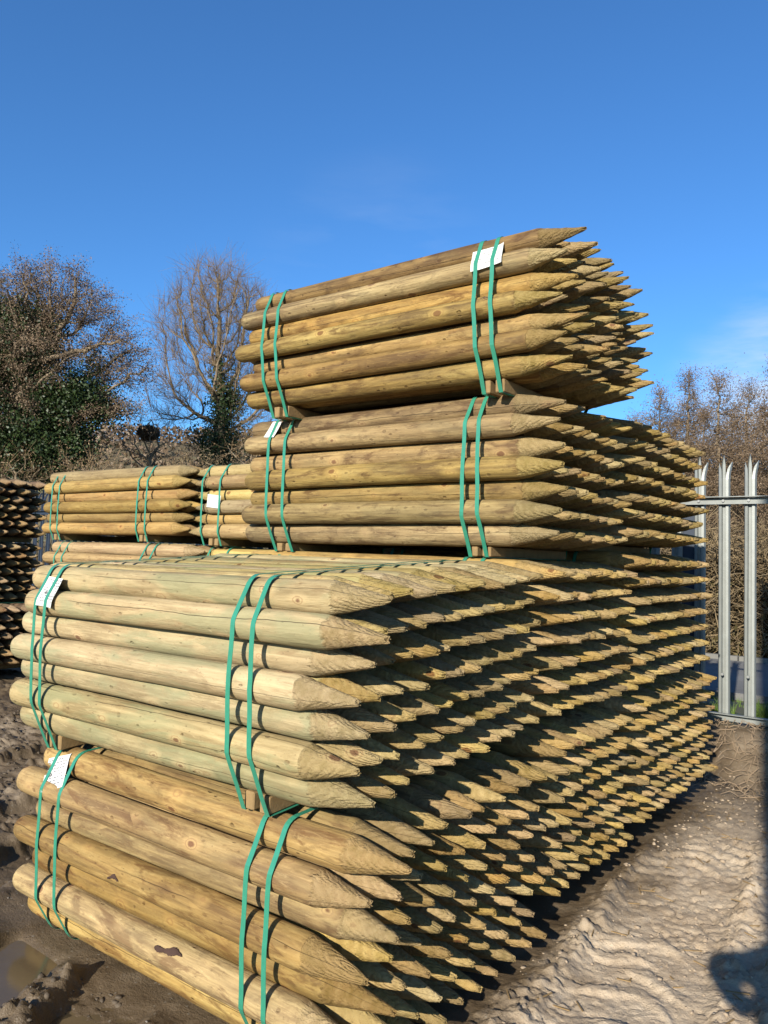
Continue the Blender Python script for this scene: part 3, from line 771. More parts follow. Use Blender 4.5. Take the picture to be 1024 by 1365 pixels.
fence(.016-.181*8, .016+.181*11, 'galvanised steel palisade fence with three-pointed pales at the right edge', .181, pm, 'palisade_fence', False)
fr = fence(-13.2, -1.62, 'palisade fence coloured dark to show shade, seen between the stacks at the left', .181, pmd, 'palisade_fence', True)
def post(x, h=1.75):
    mb = MB(); y = FY+.09
    mb.box(x-.05, x+.05, y-.05, y-.043, 0, h+FZ); mb.box(x-.05, x+.05, y+.043, y+.05, 0, h+FZ); mb.box(x-.004, x+.004, y-.043, y+.043, 0, h+FZ)
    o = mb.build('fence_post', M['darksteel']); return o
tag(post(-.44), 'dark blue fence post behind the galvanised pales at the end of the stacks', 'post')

# ------------------------------------------------------------------ trees: space colonisation
def grow(att, trunk, step, kill, infl, iters, seed, bias=(0, 0, .15)):
    """att (n,3) attraction points; trunk list of points; returns nodes, parent"""
    rs = np.random.RandomState(seed)
    P = [np.array(p, float) for p in trunk]; par = [-1]+list(range(len(trunk)-1))
    A = np.array(att, float); P = np.array(P)
    near = np.full(len(A), -1); nd = np.full(len(A), 1e9)
    start = 0
    for it in range(iters):
        new = P[start:]
        D = np.linalg.norm(A[:, None, :]-new[None, :, :], axis=2); k = D.argmin(1); d = D.min(1)
        upd = d < nd; nd[upd] = d[upd]; near[upd] = k[upd]+start
        keep = nd > kill; A = A[keep]; near = near[keep]; nd = nd[keep]
        if len(A) == 0: break
        act = nd < infl
        if not act.any(): act = nd <= nd.min()*1.3
        dirs = {}
        v = A[act]-P[near[act]]; v /= np.linalg.norm(v, axis=1)[:, None]
        S = np.zeros((len(P), 3)); np.add.at(S, near[act], v)
        idx = np.unique(near[act])
        nw = S[idx]; nw = nw/(np.linalg.norm(nw, axis=1)[:, None]+1e-6)+np.array(bias)+rs.normal(0, .16, nw.shape)
        nw /= np.linalg.norm(nw, axis=1)[:, None]
        newp = P[idx]+nw*step
        start = len(P); P = np.concatenate([P, newp]); par += list(idx)
    return P, np.array(par)
def tree_mesh(P, par, r0, rmin, expo=2.3):
    n = len(P); w = np.zeros(n); ch = [[] for _ in range(n)]
    for i in range(1, n): ch[par[i]].append(i)
    for i in range(n-1, -1, -1):
        if not ch[i]: w[i] += 1.0
        if par[i] >= 0: w[par[i]] += w[i]
    rad = rmin*w**(1/expo); sc = r0/rad[0]
    rad = rmin+(rad-rmin)*((r0-rmin)/(rad[0]-rmin+1e-9))
    V = []; F = []
    segs = [(par[i], i) for i in range(1, n)]
    a = np.array([s_[0] for s_ in segs]); b_ = np.array([s_[1] for s_ in segs])
    d = P[b_]-P[a]; d /= np.linalg.norm(d, axis=1)[:, None]+1e-9
    ref = np.where(np.abs(d[:, 2:3]) < .9, np.array([[0, 0, 1.]]), np.array([[1., 0, 0]]))
    e1 = np.cross(d, ref); e1 /= np.linalg.norm(e1, axis=1)[:, None]; e2 = np.cross(d, e1)
    k = 5
    ra = np.minimum(rad[a], rad[b_]*1.5)[:, None]; rb = rad[b_][:, None]
    rings = []
    for j in range(k):
        t = 2*math.pi*j/k; o = e1*math.cos(t)+e2*math.sin(t)
        rings.append(P[a]+o*ra-d*ra*.3)
    for j in range(k):
        t = 2*math.pi*j/k; o = e1*math.cos(t)+e2*math.sin(t)
        rings.append(P[b_]+o*rb)
    V = np.stack(rings, 1).reshape(-1, 3)
    base = np.arange(len(segs))*2*k
    F = np.concatenate([np.stack([base+j, base+(j+1) % k, base+k+(j+1) % k, base+k+j], 1) for j in range(k)])
    tips = np.array([i for i in range(n) if not ch[i]])
    return V, F, rad, ch, tips
def sprays(P, par, nodes, per, length, rad, seed, droop=0.0, upb=.25, spread=1.0):
    """thin two-segment twigs at the given nodes"""
    rs = np.random.RandomState(seed)
    nodes = np.repeat(nodes, per); n = len(nodes)
    d = P[nodes]-P[np.maximum(par[nodes], 0)]; d /= np.linalg.norm(d, axis=1)[:, None]+1e-9
    d = d+rs.normal(0, .55*spread, d.shape)+np.array([0, 0, upb]); d /= np.linalg.norm(d, axis=1)[:, None]
    L = length*rs.uniform(.5, 1.2, n)[:, None]
    st = P[nodes]-(P[nodes]-P[np.maximum(par[nodes], 0)])*rs.rand(n, 1)
    p1 = st+d*L*.5; d2 = d+rs.normal(0, .3, d.shape)+np.array([0, 0, -droop]); d2 /= np.linalg.norm(d2, axis=1)[:, None]; p2 = p1+d2*L*.5
    e = np.cross(d, rs.normal(0, 1, d.shape)); e /= np.linalg.norm(e, axis=1)[:, None]+1e-9; f = np.cross(d, e)
    V = []
    for p, r in ((st, rad), (p1, rad*.8), (p2, rad*.35)):
        for t in (0, 2.1, 4.2): V.append(p+(e*math.cos(t)+f*math.sin(t))*r)
    V = np.stack(V, 1).reshape(-1, 3); base = np.arange(n)*9
    F = np.concatenate([np.stack([base+q*3+j, base+q*3+(j+1) % 3, base+(q+1)*3+(j+1) % 3, base+(q+1)*3+j], 1) for q in (0, 1) for j in range(3)])
    return V, F, p2, st, p1
def flakes(pts, sizes, seed, elong=1.4):
    """many small leaf-sized faces; each a bent quad"""
    rs = np.random.RandomState(seed); n = len(pts)
    a = rs.normal(0, 1, (n, 3)); a /= np.linalg.norm(a, axis=1)[:, None]; b_ = np.cross(a, rs.normal(0, 1, (n, 3))); b_ /= np.linalg.norm(b_, axis=1)[:, None]+1e-9
    s_ = sizes[:, None]
    c = np.cross(a, b_)
    V = np.stack([pts-a*s_*elong, pts-b_*s_*.6+c*s_*.15, pts+a*s_*elong, pts+b_*s_*.6+c*s_*.15], 1).reshape(-1, 3)
    base = np.arange(n)*4
    return V, np.stack([base, base+1, base+2, base+3], 1)
def leafmat(name, c0, c1, rough=.6, trans=.2, scale=1.5):
    c0 = sc_(c0); c1 = sc_(c1)
    mt, nt, b = newmat(name, rough, .3); g = N(nt)
    tc = g.n('ShaderNodeTexCoord').outputs['Object']
    nz = g.m('ADD', g.m('MULTIPLY', g.noise(tc, scale, 4, .6), .7), g.m('MULTIPLY', g.noise(tc, scale*9, 3, .6), .4))
    g.l(g.ramp(nz, [(.38, c0), (.68, c1)]), b.inputs['Base Color'])
    return mt
M['bark_grey'] = simple('grey_brown_bark', (.22, .17, .115), .9, .1, .3, 3)
M['bark_dark'] = simple('dark_bark', (.10, .075, .05), .9, .1, .3, 3)
M['twig_brown'] = leafmat('brown_twigs_and_catkins', (.085, .055, .034), (.21, .145, .088))
M['twig_tan'] = leafmat('tan_twigs', (.13, .085, .045), (.26, .175, .09))
M['ivy'] = leafmat('ivy_leaves', (.009, .020, .006), (.040, .066, .017), .5)
M['ivy_brown'] = leafmat('ivy_and_dry_stems', (.07, .06, .025), (.18, .14, .06))
M['bramble'] = leafmat('dry_bramble_stems', (.09, .06, .03), (.27, .20, .11), .8, scale=3)
M['weed'] = leafmat('grass_blades', (.06, .11, .02), (.17, .26, .05), .6, scale=3)

SIDE = r2.copy(); SIDE.z = 0; SIDE.normalize()
DEPTH = fw.copy(); DEPTH.z = 0; DEPTH.normalize()
def blob_pts(blobs, rs):
    """attraction points inside ellipsoids given as (px, py, rx_px, ry_px, n) at a depth; world points"""
    return blobs
def envelope(D, blobs, seed, depth_r=.8):
    rs = np.random.RandomState(seed); out = []
    for (px, py, rx, ry, n) in blobs:
        c = np.array(at_depth(px, py, D)); mpp = D/1038.0
        q = rs.normal(0, 1, (n*2, 3)); q /= np.linalg.norm(q, axis=1)[:, None]; q *= (rs.rand(n*2, 1)**(1/2.4)); q = q[:n]
        out.append(c+q[:, :1]*rx*mpp*np.array(SIDE)+q[:, 1:2]*max(rx, ry)*mpp*depth_r*np.array(DEPTH)+q[:, 2:]*ry*mpp*np.array([0, 0, 1.]))
    return np.concatenate(out)
def make_tree(name, label, cat, D, base_px, blobs, trunk_px, r0, step, kill, infl, seed, twig=(3, .5, .010), barkm='bark_grey', twigm='twig_brown', rmin=.014,
              leaf=None, ivy=None, bias=(0, 0, .15), group=None, up=.25, droop=0., expo=2.3):
    base = at_depth(base_px, 700, D); base.z = .3
    att = envelope(D, blobs, seed)
    tr = [np.array(base)]
    for (px, py) in trunk_px:
        p = np.array(at_depth(px, py, D)); q = tr[-1]; L = np.linalg.norm(p-q); k = max(1, int(L/step))
        for j in range(1, k+1): tr.append(q+(p-q)*j/k+np.random.RandomState(j+seed).normal(0, .03, 3))
    P, par = grow(att, tr, step, kill, infl, 160, seed, bias)
    V, F, rad, ch, tips = tree_mesh(P, par, r0, rmin, expo)
    root = empty(name, tuple(base)); tag(root, label, cat, group)
    off = np.array(base)
    link('trunk', np_mesh('trunk', V-off, F, True, M[barkm]), root)
    thin = np.where(rad < r0*.16)[0]; thin = thin[thin > len(tr)]
    V, F, ends, st, mid = sprays(P, par, thin, twig[0], twig[1], twig[2], seed, droop, up)
    if leaf:
        rs = np.random.RandomState(seed+5); n = leaf[0]
        i = rs.randint(0, len(ends), n); t = rs.rand(n, 1); pts = st[i]*(1-t)+ends[i]*t+rs.normal(0, leaf[2], (n, 3))
        V2, F2 = flakes(pts, leaf[1]*rs.uniform(.5, 1.4, n), seed)
        F2 = F2+len(V); V = np.concatenate([V, V2]); F = np.concatenate([F, F2])
    link('crown', np_mesh('crown', V-off, F, False, M[twigm]), root)
    if ivy:
        rs = np.random.RandomState(seed+9); pts = []
        for (kind, *a) in ivy:
            if kind == 'stem':      # ivy round wood thicker than a threshold below a pixel height
                thr, n, spread = a; idx = np.where(rad > thr)[0]
                i = idx[rs.randint(0, len(idx), n)]; pts.append(P[i]+rs.normal(0, spread, (n, 3))*np.array([1, 1, 1.2])*(.5+rad[i][:, None]*3))
            else:
                px, py, rx, ry, n = a; e = envelope(D, [(px, py, rx, ry, n)], seed+abs(px)+7, .7)
                cl = e[rs.randint(0, len(e), max(8, n//60))]; j = rs.randint(0, len(cl), n); pts.append(cl[j]+rs.normal(0, 1, (n, 3))*rs.uniform(.12, .34, (n, 1)))
        pts = np.concatenate(pts); V, F = flakes(pts, .042*rs.uniform(.6, 1.5, len(pts)), seed, 1.1)
        link('ivy', np_mesh('ivy', V-off, F, False, M['ivy']), root)
    return root

make_tree('ivy_clad_tree', 'broad brown-twigged tree with dark ivy at the left edge', 'tree', 24, 15,
          [(60, 400, 90, 40, 380), (-20, 440, 110, 70, 260), (115, 425, 62, 26, 260), (150, 462, 55, 20, 240), (165, 500, 42, 16, 170), (60, 480, 110, 26, 330), (40, 510, 90, 20, 200), (150, 548, 52, 16, 140), (20, 560, 90, 50, 160), (-60, 520, 80, 100, 150), (85, 366, 42, 17, 120), (20, 375, 50, 20, 110)],
          [(12, 640), (22, 560), (28, 510)], .42, .30, .42, 2.6, 3, twig=(4, .7, .006), barkm='bark_grey', twigm='twig_brown', rmin=.008, expo=2.1,
          leaf=(120000, .020, .11), ivy=[('stem', .13, 9000, .25), ('b', 12, 458, 66, 58, 30000), ('b', 95, 532, 58, 30, 12000), ('b', 45, 590, 75, 50, 20000), ('b', 85, 605, 40, 40, 8000), ('b', -20, 560, 60, 90, 14000), ('b', 60, 430, 14, 16, 900), ('b', 135, 545, 24, 12, 1600), ('b', 15, 500, 40, 20, 3000), ('b', 130, 480, 14, 10, 400)],
          bias=(0, 0, .04), up=.12, droop=.2)
make_tree('bare_tree', 'bare upright tree with ivy on its trunk left of the tall stack', 'tree', 30, 288,
          [(285, 415, 72, 66, 620), (248, 450, 46, 60, 420), (322, 455, 50, 75, 460), (236, 530, 46, 50, 330), (335, 560, 35, 45, 200), (290, 382, 42, 34, 200), (300, 500, 60, 50, 300)],
          [(290, 620), (294, 570)], .26, .30, .34, 4.5, 8, twig=(8, 1.0, .0050), barkm='bark_grey', twigm='twig_tan', rmin=.008, expo=2.0,
          ivy=[('stem', .11, 6500, .20), ('b', 297, 560, 20, 55, 3800), ('b', 300, 600, 45, 30, 3800), ('b', 262, 585, 12, 20, 500), ('b', 310, 520, 14, 30, 1200)],
          bias=(0, 0, .24), up=.55)
# scrub in front of the hill
make_tree('bare_shrub', 'small bare shrub with a dark nest between the two left trees', 'shrub', 26, 200,
          [(195, 590, 45, 40, 160), (240, 600, 30, 30, 90)], [(200, 640), (198, 615)], .09, .2, .3, 2.5, 12, twig=(3, .6, .006), twigm='twig_brown', rmin=.008, up=.5, bias=(0, 0, .2))
nc = at_depth(198, 577, 26)
rs = np.random.RandomState(3); q = rs.normal(0, 1, (2600, 3)); q /= np.linalg.norm(q, axis=1)[:, None]; q *= rs.rand(2600, 1)**.4*np.array([.34, .34, .22])
V, F = flakes(q+np.array(nc), np.full(2600, .05), 2, 2.2)
tag(link('bird_nest', np_mesh('bird_nest', V, F, False, M['bark_dark'])), 'dark round twig nest in the small bare shrub', 'nest')
for k, (px, w_, hh, lab) in enumerate(((125, 50, 34, 'low tangled bare shrub under the ivy clad tree'), (262, 40, 34, 'low tan shrub at the foot of the bare upright tree'), (330, 40, 60, 'brown shrub with bare stems beside the tall stack'), (20, 60, 40, 'brown leafless shrub at the lower left behind the fence'))):
    make_tree('bare_shrub', lab, 'shrub', 20+k, px, [(px, 640-hh*.3, w_, hh*.7, 160)], [(px+4, 650)], .07, .2, .3, 2.5, 30+k, twig=(4, .5, .006), twigm='twig_tan' if k != 1 else 'bramble', rmin=.008, up=.5, bias=(0, 0, .2),
              leaf=(1500, .018, .1), group='shrubs between the yard and the hill')

# slim alders on the right, past the road
g3 = 'slim bare trees beyond the road at the right'
def alder(px, top, hw, D, seed, label):
    bl = []
    hgt = 740-top
    for t, ww, n in ((.10, .35, 60), (.28, .8, 130), (.5, 1.15, 200), (.7, 1.25, 190), (.9, 1.0, 110)):
        bl.append((px, top+hgt*t*.95, hw*ww, hgt*.13, n))
    make_tree('bare_alder', label, 'tree', D, px, bl, [(px+1, 730), (px, top+hgt*.7), (px+1, top+hgt*.45), (px, top+hgt*.2)], .16, .32, .42, 2.8, seed, twig=(5, .9, .010), barkm='bark_grey', twigm='twig_brown', rmin=.012,
              leaf=(26000, .030, .20), bias=(0, 0, .12), group=g3, up=.35)
alder(880, 518, 36, 40, 50, 'slim reddish bare tree nearest the round stake bundle')
alder(918, 497, 26, 42, 51, 'slim bare tree with a thin pointed top, second from the stacks')
alder(958, 500, 36, 38, 52, 'tallest brown bare tree above the left galvanised pale')
alder(996, 516, 34, 41, 53, 'tan bare tree above the right galvanised pale')
alder(1040, 490, 34, 34, 54, 'bare tree cut by the right edge of the picture')
alder(850, 560, 24, 44, 55, 'small bare tree mostly behind the stake points')
alder(900, 560, 34, 50, 56, 'short bushy bare tree behind the gap between the first two slim trees')
alder(938, 545, 34, 49, 57, 'short brown bare tree behind the left galvanised pale')
alder(976, 550, 34, 51, 58, 'short brown bare tree behind the right galvanised pale')
alder(1018, 545, 34, 47, 59, 'short brown bare tree at the right edge of the picture')

# hedge and brambles beyond the road
def tangle(name, label, n, x0, x1, y0, y1, z0, hfun, mat, rad=.006, seed=0, leafn=0, cat='hedge'):
    rs = np.random.RandomState(seed)
    st = np.stack([rs.uniform(x0, x1, n), rs.uniform(y0, y1, n), np.zeros(n)], 1); hh = hfun(st[:, 0], st[:, 1])
    st[:, 2] = z0+rs.rand(n)**1.1*hh*.8
    P = st; V = []; d = rs.normal(0, 1, (n, 3)); d[:, 2] = np.abs(d[:, 2])*1.1+.1; d /= np.linalg.norm(d, axis=1)[:, None]
    L = rs.uniform(.35, 1.0, (n, 1)); pts = [P]
    for k in range(3):
        d = d+rs.normal(0, .28, d.shape)+np.array([0, 0, -.22]); d /= np.linalg.norm(d, axis=1)[:, None]; P = P+d*L/3; pts.append(P)
    e = np.cross(d, rs.normal(0, 1, d.shape)); e /= np.linalg.norm(e, axis=1)[:, None]; f = np.cross(d, e)
    r_ = rad*rs.uniform(.5, 1.5, (n, 1))
    for p in pts:
        for t in (0, 2.1, 4.2): V.append(p+(e*math.cos(t)+f*math.sin(t))*r_)
    V = np.stack(V, 1).reshape(-1, 3); base = np.arange(n)*12
    F = np.concatenate([np.stack([base+q*3+j, base+q*3+(j+1) % 3, base+(q+1)*3+(j+1) % 3, base+(q+1)*3+j], 1) for q in range(3) for j in range(3)])
    o = link(name, np_mesh(name, V, F, False, M[mat])); tag(o, label, cat, kind='stuff'); return o
ROADZ = .22
tangle('bramble_hedge', 'dry tangled bramble hedge beyond the road behind the pales', 26000, -9, 2, 10.2, 12.2, .2, lambda x, y: 2.0+.5*(vnoise(x*.8, y)-.5)*2, 'bramble', .007, 4)
tangle('bramble_hedge', 'green ivy and weeds along the foot of the bramble hedge', 1, -9, 2, 9.9, 11, .2, lambda x, y: .4+0*x, 'bramble', .006, 5)
rs = np.random.RandomState(8); n = 24000
pp = np.stack([rs.uniform(-9, 2, n), rs.uniform(10.0, 12.0, n), .2+rs.rand(n)**2*1.1], 1)
keep = vnoise(pp[:, 0]*1.3, pp[:, 2]*2+pp[:, 1]) > .5-.35*(pp[:, 2] < .5); pp = pp[keep]
V, F = flakes(pp, .035*rs.uniform(.6, 1.6, len(pp)), 4, 1.2)
tag(link('hedge_leaves', np_mesh('hedge_leaves', V, F, False, M['ivy_brown'])), 'olive green leaves low in the hedge', 'hedge', kind='stuff')
# scrub line to the left beyond the fence
tangle('scrub', 'brown scrub beyond the dark fence at the left', 14000, -30, -9, 12, 17, .2, lambda x, y: 1.0+.6*(vnoise(x*.4, y*.4)-.5)*2, 'bramble', .008, 6, cat='scrub')

# road past the fence
mt, nt_, b = newmat('road_asphalt', .85, .3); g = N(nt_); tc = g.n('ShaderNodeTexCoord').outputs['Object']
g.l(g.ramp(g.m('ADD', g.m('MULTIPLY', g.noise(tc, 1.2, 5, .6), .6), g.m('MULTIPLY', g.noise(tc, 90, 3, .6), .4)), [(.35, (.085, .085, .085)), (.65, (.165, .163, .16))]), b.inputs['Base Color'])
g.l(g.bump(g.noise(tc, 140, 3, .6), .5, .004), b.inputs['Normal'])
mb = MB(); mb.box(-60, 60, 6.7, 9.6, ROADZ-.1, ROADZ+.03); o = mb.build('road', mt); tag(o, kind='structure')
mb = MB()
for i in range(130): mb.box(-60+i*.92, -60+i*.92+.905, 9.6, 9.72, ROADZ-.1, ROADZ+.09, .008)
M['kerb'] = simple('concrete_kerb', (.17, .165, .15), .9, .2, .2, 12, bump=.002)
tag(mb.build('kerb', M['kerb']), kind='structure')

# grass tufts at the foot of the pales
def tuft(x, y, n, hgt, spread, label, seed, mat='weed'):
    rs = np.random.RandomState(seed); V = []; F = []
    z0 = float(gheight(np.array([x]), np.array([y]))[0])-.02
    for k in range(n):
        a = rs.rand()*6.28; r = spread*rs.rand()**.7; px, py = r*math.cos(a), r*math.sin(a)*.6
        h_ = hgt*rs.uniform(.5, 1.15); la = rs.rand()*6.28; ln = rs.uniform(.1, .55)*h_; w_ = rs.uniform(.0025, .006)
        wx, wy = -math.sin(la)*w_, math.cos(la)*w_; b0 = len(V)
        for t in (0, .4, .75, 1.0):
            cx = px+math.cos(la)*ln*t*t; cy = py+math.sin(la)*ln*t*t; cz = h_*(t-.12*t*t); ww = 1-.9*t
            V.append((cx-wx*ww, cy-wy*ww, cz)); V.append((cx+wx*ww, cy+wy*ww, cz))
        for i in range(3): F.append([b0+2*i, b0+2*i+1, b0+2*i+3, b0+2*i+2])
    o = link('grass_tuft', np_mesh('grass_tuft', V, F, False, M[mat])); o.location = (x, y, z0)
    tag(o, label, 'grass', 'grass tufts along the fence')
tuft(-.20, 4.84, 260, .17, .085, 'tuft of green grass between the two galvanised pales', 1)
tuft(.10, 4.86, 320, .19, .10, 'tuft of green grass right of the second galvanised pale', 2)
tuft(-.33, 4.98, 160, .12, .08, 'small tuft of grass behind the left galvanised pale', 3)
tuft(.02, 5.5, 200, .10, .25, 'short grass on the verge behind the galvanised pales', 4)
rs = np.random.RandomState(21)
# verge grass: stuff
V = []; F = []
xs = rs.uniform(-3, 2, 5000); ys = rs.uniform(4.9, 6.7, 5000); zs = gheight(xs, ys); kk = fbm(xs*1.5, ys*1.5, 3) > .5
for x, y, z in zip(xs[kk], ys[kk], zs[kk]):
    a = rs.rand()*6.28; h_ = rs.uniform(.03, .09); b0 = len(V); dx, dy = .003*math.cos(a), .003*math.sin(a); lx, ly = rs.normal(0, .02, 2)
    V += [(x-dx, y-dy, z-.01), (x+dx, y+dy, z-.01), (x+lx, y+ly, z+h_)]; F.append([b0, b0+1, b0+2])
tag(link('verge_grass', np_mesh('verge_grass', V, F, False, M['weed'])), 'thin short grass on the verge between fence and road', 'grass', kind='stuff')

# dead twigs and torn stems heaped at the foot of the fence
M['deadtwig'] = simple('dead_twigs', (.24, .175, .115), .85, .2, .35, 14)
rs = np.random.RandomState(33); mb = MB()
for k in range(330):
    x = rs.uniform(-.75, .95); y = rs.uniform(3.75, 4.6) if k % 3 else rs.uniform(4.2, 4.65); 
    if x < .1 and y < 4.0: x += .35
    z = float(gheight(np.array([x]), np.array([y]))[0])+rs.uniform(.0, .05)
    a = rs.rand()*6.28; L = rs.uniform(.05, .26); pts = [(x, y, z)]
    for j in range(4):
        a += rs.normal(0, .22); nx_ = pts[-1][0]+math.cos(a)*L/4; ny_ = pts[-1][1]+math.sin(a)*L/4
        nz_ = float(gheight(np.array([nx_]), np.array([ny_]))[0])+.006+rs.rand()*.05*math.sin(math.pi*j/4)
        pts.append((nx_, ny_, nz_))
    r = rs.uniform(.0015, .0045); mb.tube(pts, [r, r*.9, r*.8, r*.6, r*.3], 5)
tag(mb.build('dead_twigs', M['deadtwig']), 'pale dead twigs and stems heaped at the foot of the fence', 'twigs', kind='stuff')
# scattered splinters
mb = MB()
for k in range(110):
    x = rs.uniform(.05, 1.1); y = rs.uniform(.6, 4.0); z = float(gheight(np.array([x]), np.array([y]))[0])
    a = rs.rand()*6.28; L = rs.uniform(.01, .04); mb.box(-L, L, -.002, .002, 0, .003)
    n0 = len(mb.v)-8
    for i in range(n0, n0+8):
        v = mb.v[i]; mb.v[i] = (x+v[0]*math.cos(a)-v[1]*math.sin(a), y+v[0]*math.sin(a)+v[1]*math.cos(a), z+v[2]+.004)
tag(mb.build('wood_splinters', M['bearer']), 'small wood splinters scattered on the clay', 'splinters', kind='stuff')

# ------------------------------------------------------------------ far hill and houses
mt, nt_, b = newmat('far_hillside', .95, .1); g = N(nt_); tc = g.n('ShaderNodeTexCoord').outputs['Object']
g.l(g.ramp(g.m('ADD', g.m('MULTIPLY', g.noise(tc, .035, 5, .6), .6), g.m('MULTIPLY', g.noise(tc, .4, 5, .7), .4)), [(.36, (.06, .046, .03)), (.5, (.10, .082, .05)), (.62, (.105, .105, .05))]), b.inputs['Base Color'])
nx_, ny_ = 140, 40
V = []
DH = 320
for j in range(ny_+1):
    for i in range(nx_+1):
        px = -700+i*15.0; t = j/ny_
        d = DH*(.55+.75*t); 
        ridge = 604 + 10*math.sin(px*.011+1)-22*math.exp(-((px-130)/90)**2)+34*max(0, min(1, (px-330)/400))
        p = at_depth(px, 700, d); top = at_depth(px, ridge, DH).z
        prof_ = (min(1, t/.6))**.8*(1 if t < .6 else 1-.3*(t-.6))
        V.append((p.x, p.y, -.5+(top+.5)*(3*prof_**2-2*prof_**3)*1.0+(.6*math.sin(i*1.7+j)+.5*math.sin(i*.7-j*1.3))*t))
F = [[j*(nx_+1)+i, j*(nx_+1)+i+1, (j+1)*(nx_+1)+i+1, (j+1)*(nx_+1)+i] for j in range(ny_) for i in range(nx_)]
tag(link('hill', np_mesh('hill', V, F, True, mt)), kind='structure')
# woodland strips on the hill
hillme = bpy.data.objects['hill'].data
rs = np.random.RandomState(2); pts = []
hv = np.array([v.co[:] for v in hillme.vertices]).reshape(ny_+1, nx_+1, 3)
for k in range(26000):
    j = rs.randint(8, 25); i = rs.randint(20, 90)
    if fbm(np.array([i*.11]), np.array([j*.35]), 3)[0] < .52 and j < 21: continue
    p = hv[j, i]*(1-(t := rs.rand()))+hv[j+1, i+1]*t; pts.append(p+np.array([rs.normal(0, 3), rs.normal(0, 3), rs.rand()*6]))
pts = np.array(pts); V, F = flakes(pts, rs.uniform(.4, 1.1, len(pts)), 6, 1.2)
tag(link('woodland', np_mesh('woodland', V, F, False, M['twig_brown'])), 'far brown woodland on the hillside', 'woodland', kind='stuff')
M['render_white'] = simple('white_render', (.7, .68, .64), .8, .2, .05, 1)
M['slate'] = simple('grey_slate', (.16, .16, .17), .7, .3, .2, 2)
M['glass'] = simple('dark_window', (.03, .035, .04), .2, .5, .1, 2)
def house(px, py, D, w_, h_, lab):
    c = at_depth(px, py, D); root = empty('house', tuple(c), YAW*-1+.3); tag(root, lab, 'house', 'far houses on the hillside')
    mb = MB(); mb.box(-w_/2, w_/2, -3, 3, -3, h_); mb.build('wall', M['render_white'], root)
    mb = MB(); mb.add([(-w_/2-.3, -3.4, h_-.1), (w_/2+.3, -3.4, h_-.1), (w_/2+.3, 3.4, h_-.1), (-w_/2-.3, 3.4, h_-.1), (-w_/2-.3, 0, h_+2.4), (w_/2+.3, 0, h_+2.4)],
                      [[0, 1, 5, 4], [2, 3, 4, 5], [0, 4, 3], [1, 2, 5], [0, 3, 2, 1]]); mb.build('roof', M['slate'], root)
    for i in (-1, 0, 1):
        mb = MB(); mb.box(i*w_*.28-.5, i*w_*.28+.5, -3.05, -2.9, h_*.45, h_*.45+1.2); mb.build('window', M['glass'], root)
house(141, 591, 300, 6.0, 2.4, 'white house with grey roof on the far hillside, left of the nest')
house(153, 599, 290, 3.0, 1.4, 'small white outbuilding just below the white hillside house')

# ------------------------------------------------------------------ who and what throws the shadow at the right edge
M['coat'] = simple('dark_work_jacket', (.05, .06, .05), .85, .2, .2, 6)
M['skin'] = simple('skin', (.45, .27, .19), .6, .3, .06, 8)
M['hair'] = simple('dark_hair', (.04, .03, .02), .7, .3, .2, 30)
M['phone'] = simple('black_phone', (.02, .02, .022), .3, .5, .1, 8)
def skinned(name, verts, edges, mat, parent, sub=2):
    me = bpy.data.meshes.new(name); me.from_pydata([v[:3] for v in verts], edges, []); me.update(); me.materials.append(mat)
    o = link(name, me, parent); sm = o.modifiers.new('skin', 'SKIN'); sm.use_smooth_shade = True
    for i, v in enumerate(verts):
        sv = me.skin_vertices[0].data[i]; r = v[3]; sv.radius = r if hasattr(r, '__len__') else (r, r); sv.use_root = (i == 0)
    s_ = o.modifiers.new('sub', 'SUBSURF'); s_.levels = sub; s_.render_levels = sub
    return o
PX, PY = 1.52, -1.90
pr = empty('person', (PX, PY, 0), -YAW); tag(pr, 'person in a dark jacket holding up a phone, casting the shadow at the right edge', 'person')
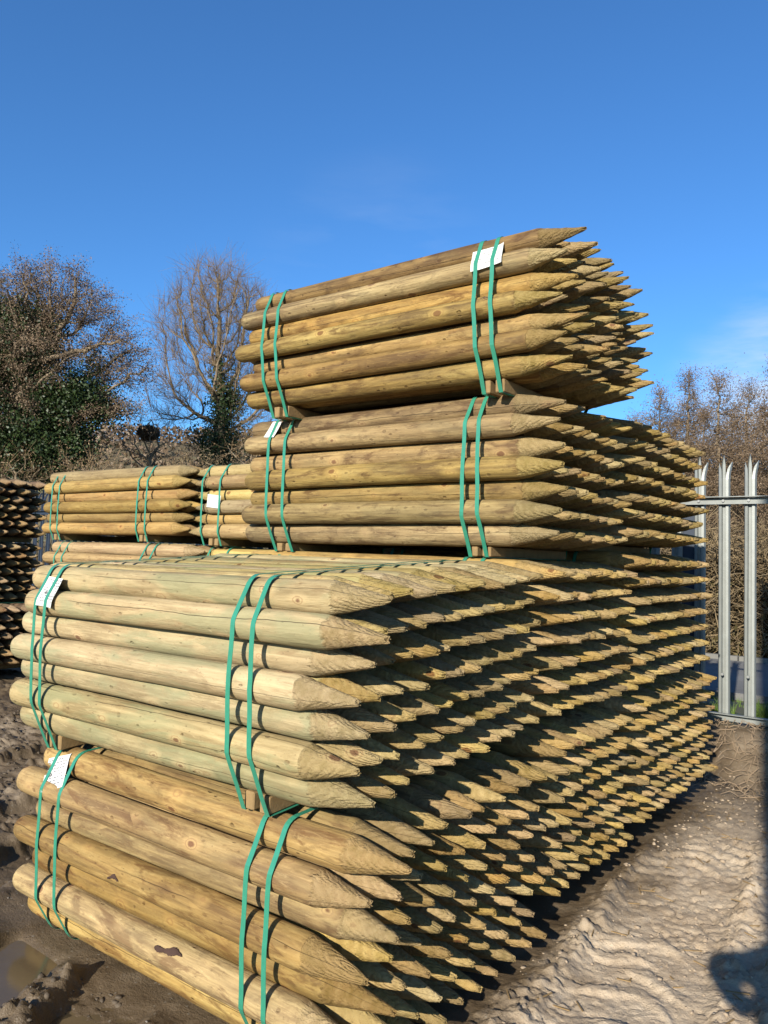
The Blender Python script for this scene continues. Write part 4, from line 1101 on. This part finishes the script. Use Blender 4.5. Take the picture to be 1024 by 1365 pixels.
# local +y is the way the camera looks
pv = [(0, 0, .95, (.15, .11)), (0, 0, 1.15, (.15, .11)), (0, .01, 1.33, (.18, .12)), (0, .0, 1.43, (.13, .09)), (0, .01, 1.50, .055), (0, .03, 1.58, (.075, .09)), (0, .03, 1.68, (.078, .095)), (0, .02, 1.74, .05),
      (-.19, 0, 1.42, .06), (-.30, .02, 1.42, .048), (-.14, .11, 1.37, .036), (-.10, .12, 1.39, .03),
      (.19, 0, 1.42, .06), (.34, .03, 1.17, .047), (.11, .11, 1.34, .036), (.06, .12, 1.38, .03),
      (-.10, 0, .88, .085), (-.11, .02, .50, .062), (-.12, -.01, .12, .042), (-.12, .12, .05, .035),
      (.10, 0, .88, .085), (.12, .01, .50, .062), (.14, -.02, .12, .042), (.15, .11, .05, .035)]
pe = [(0, 1), (1, 2), (2, 3), (3, 4), (4, 5), (5, 6), (6, 7), (3, 8), (8, 9), (9, 10), (10, 11), (3, 12), (12, 13), (13, 14), (14, 15), (0, 16), (16, 17), (17, 18), (18, 19), (0, 20), (20, 21), (21, 22), (22, 23)]
pv = [(a_*1.04, b_, c_*(1.09 if not (b_ > .1 and c_ > 1) else 1.0), d_) for (a_, b_, c_, d_) in pv]
skinned('body', pv, pe, M['coat'], pr)
for s_ in (-1, 1):
    X0 = -.02; hv_ = [(X0+s_*.085, .125, 1.405, .026), (X0+s_*.070, .135, 1.435, .024)]
    ed = [(0, 1)]
    for k in range(4):
        b0 = len(hv_); z = 1.435+k*.018
        hv_ += [(X0+s_*.062, .148, z, .0085), (X0+s_*.050, .166, z+.004, .008), (X0+s_*.034, .168, z+.006, .007)]; ed += [(1, b0), (b0, b0+1), (b0+1, b0+2)]
    b0 = len(hv_); hv_ += [(X0+s_*.055, .132, 1.42, .010), (X0+s_*.032, .136, 1.43, .009)]; ed += [(1, b0), (b0, b0+1)]
    skinned('hand', hv_, ed, M['skin'], pr, 1)
mb = MB(); mb.box(X0-.038, X0+.038, .150, .158, 1.405, 1.555, .003); ph_ = mb.build('phone', M['phone'])
ph_.location = (PX, PY, 0); ph_.rotation_euler = (0, 0, -YAW); tag(ph_, 'black phone held upright in both hands of the person', 'phone')
hb = MB(); hb.tube([(0, .0, 1.62), (0, -.01, 1.70), (0, .005, 1.765), (0, .01, 1.79)], [.075, .098, .07, .02], 14); hb.v = [(v[0], v[1], v[2]*1.09) for v in hb.v]; hb.build('hair', M['hair'], pr, True)
# timber pole behind
mb = MB(); mb.tube([(0, 0, -.3), (0, 0, 3.5), (0, 0, 7.5)], [.13, .115, .095], 18)
po = mb.build('telegraph_pole', M['bearer'], None, True); po.location = (1.980, -4.2, 0); tag(po, 'tall round timber pole standing behind the person', 'pole')
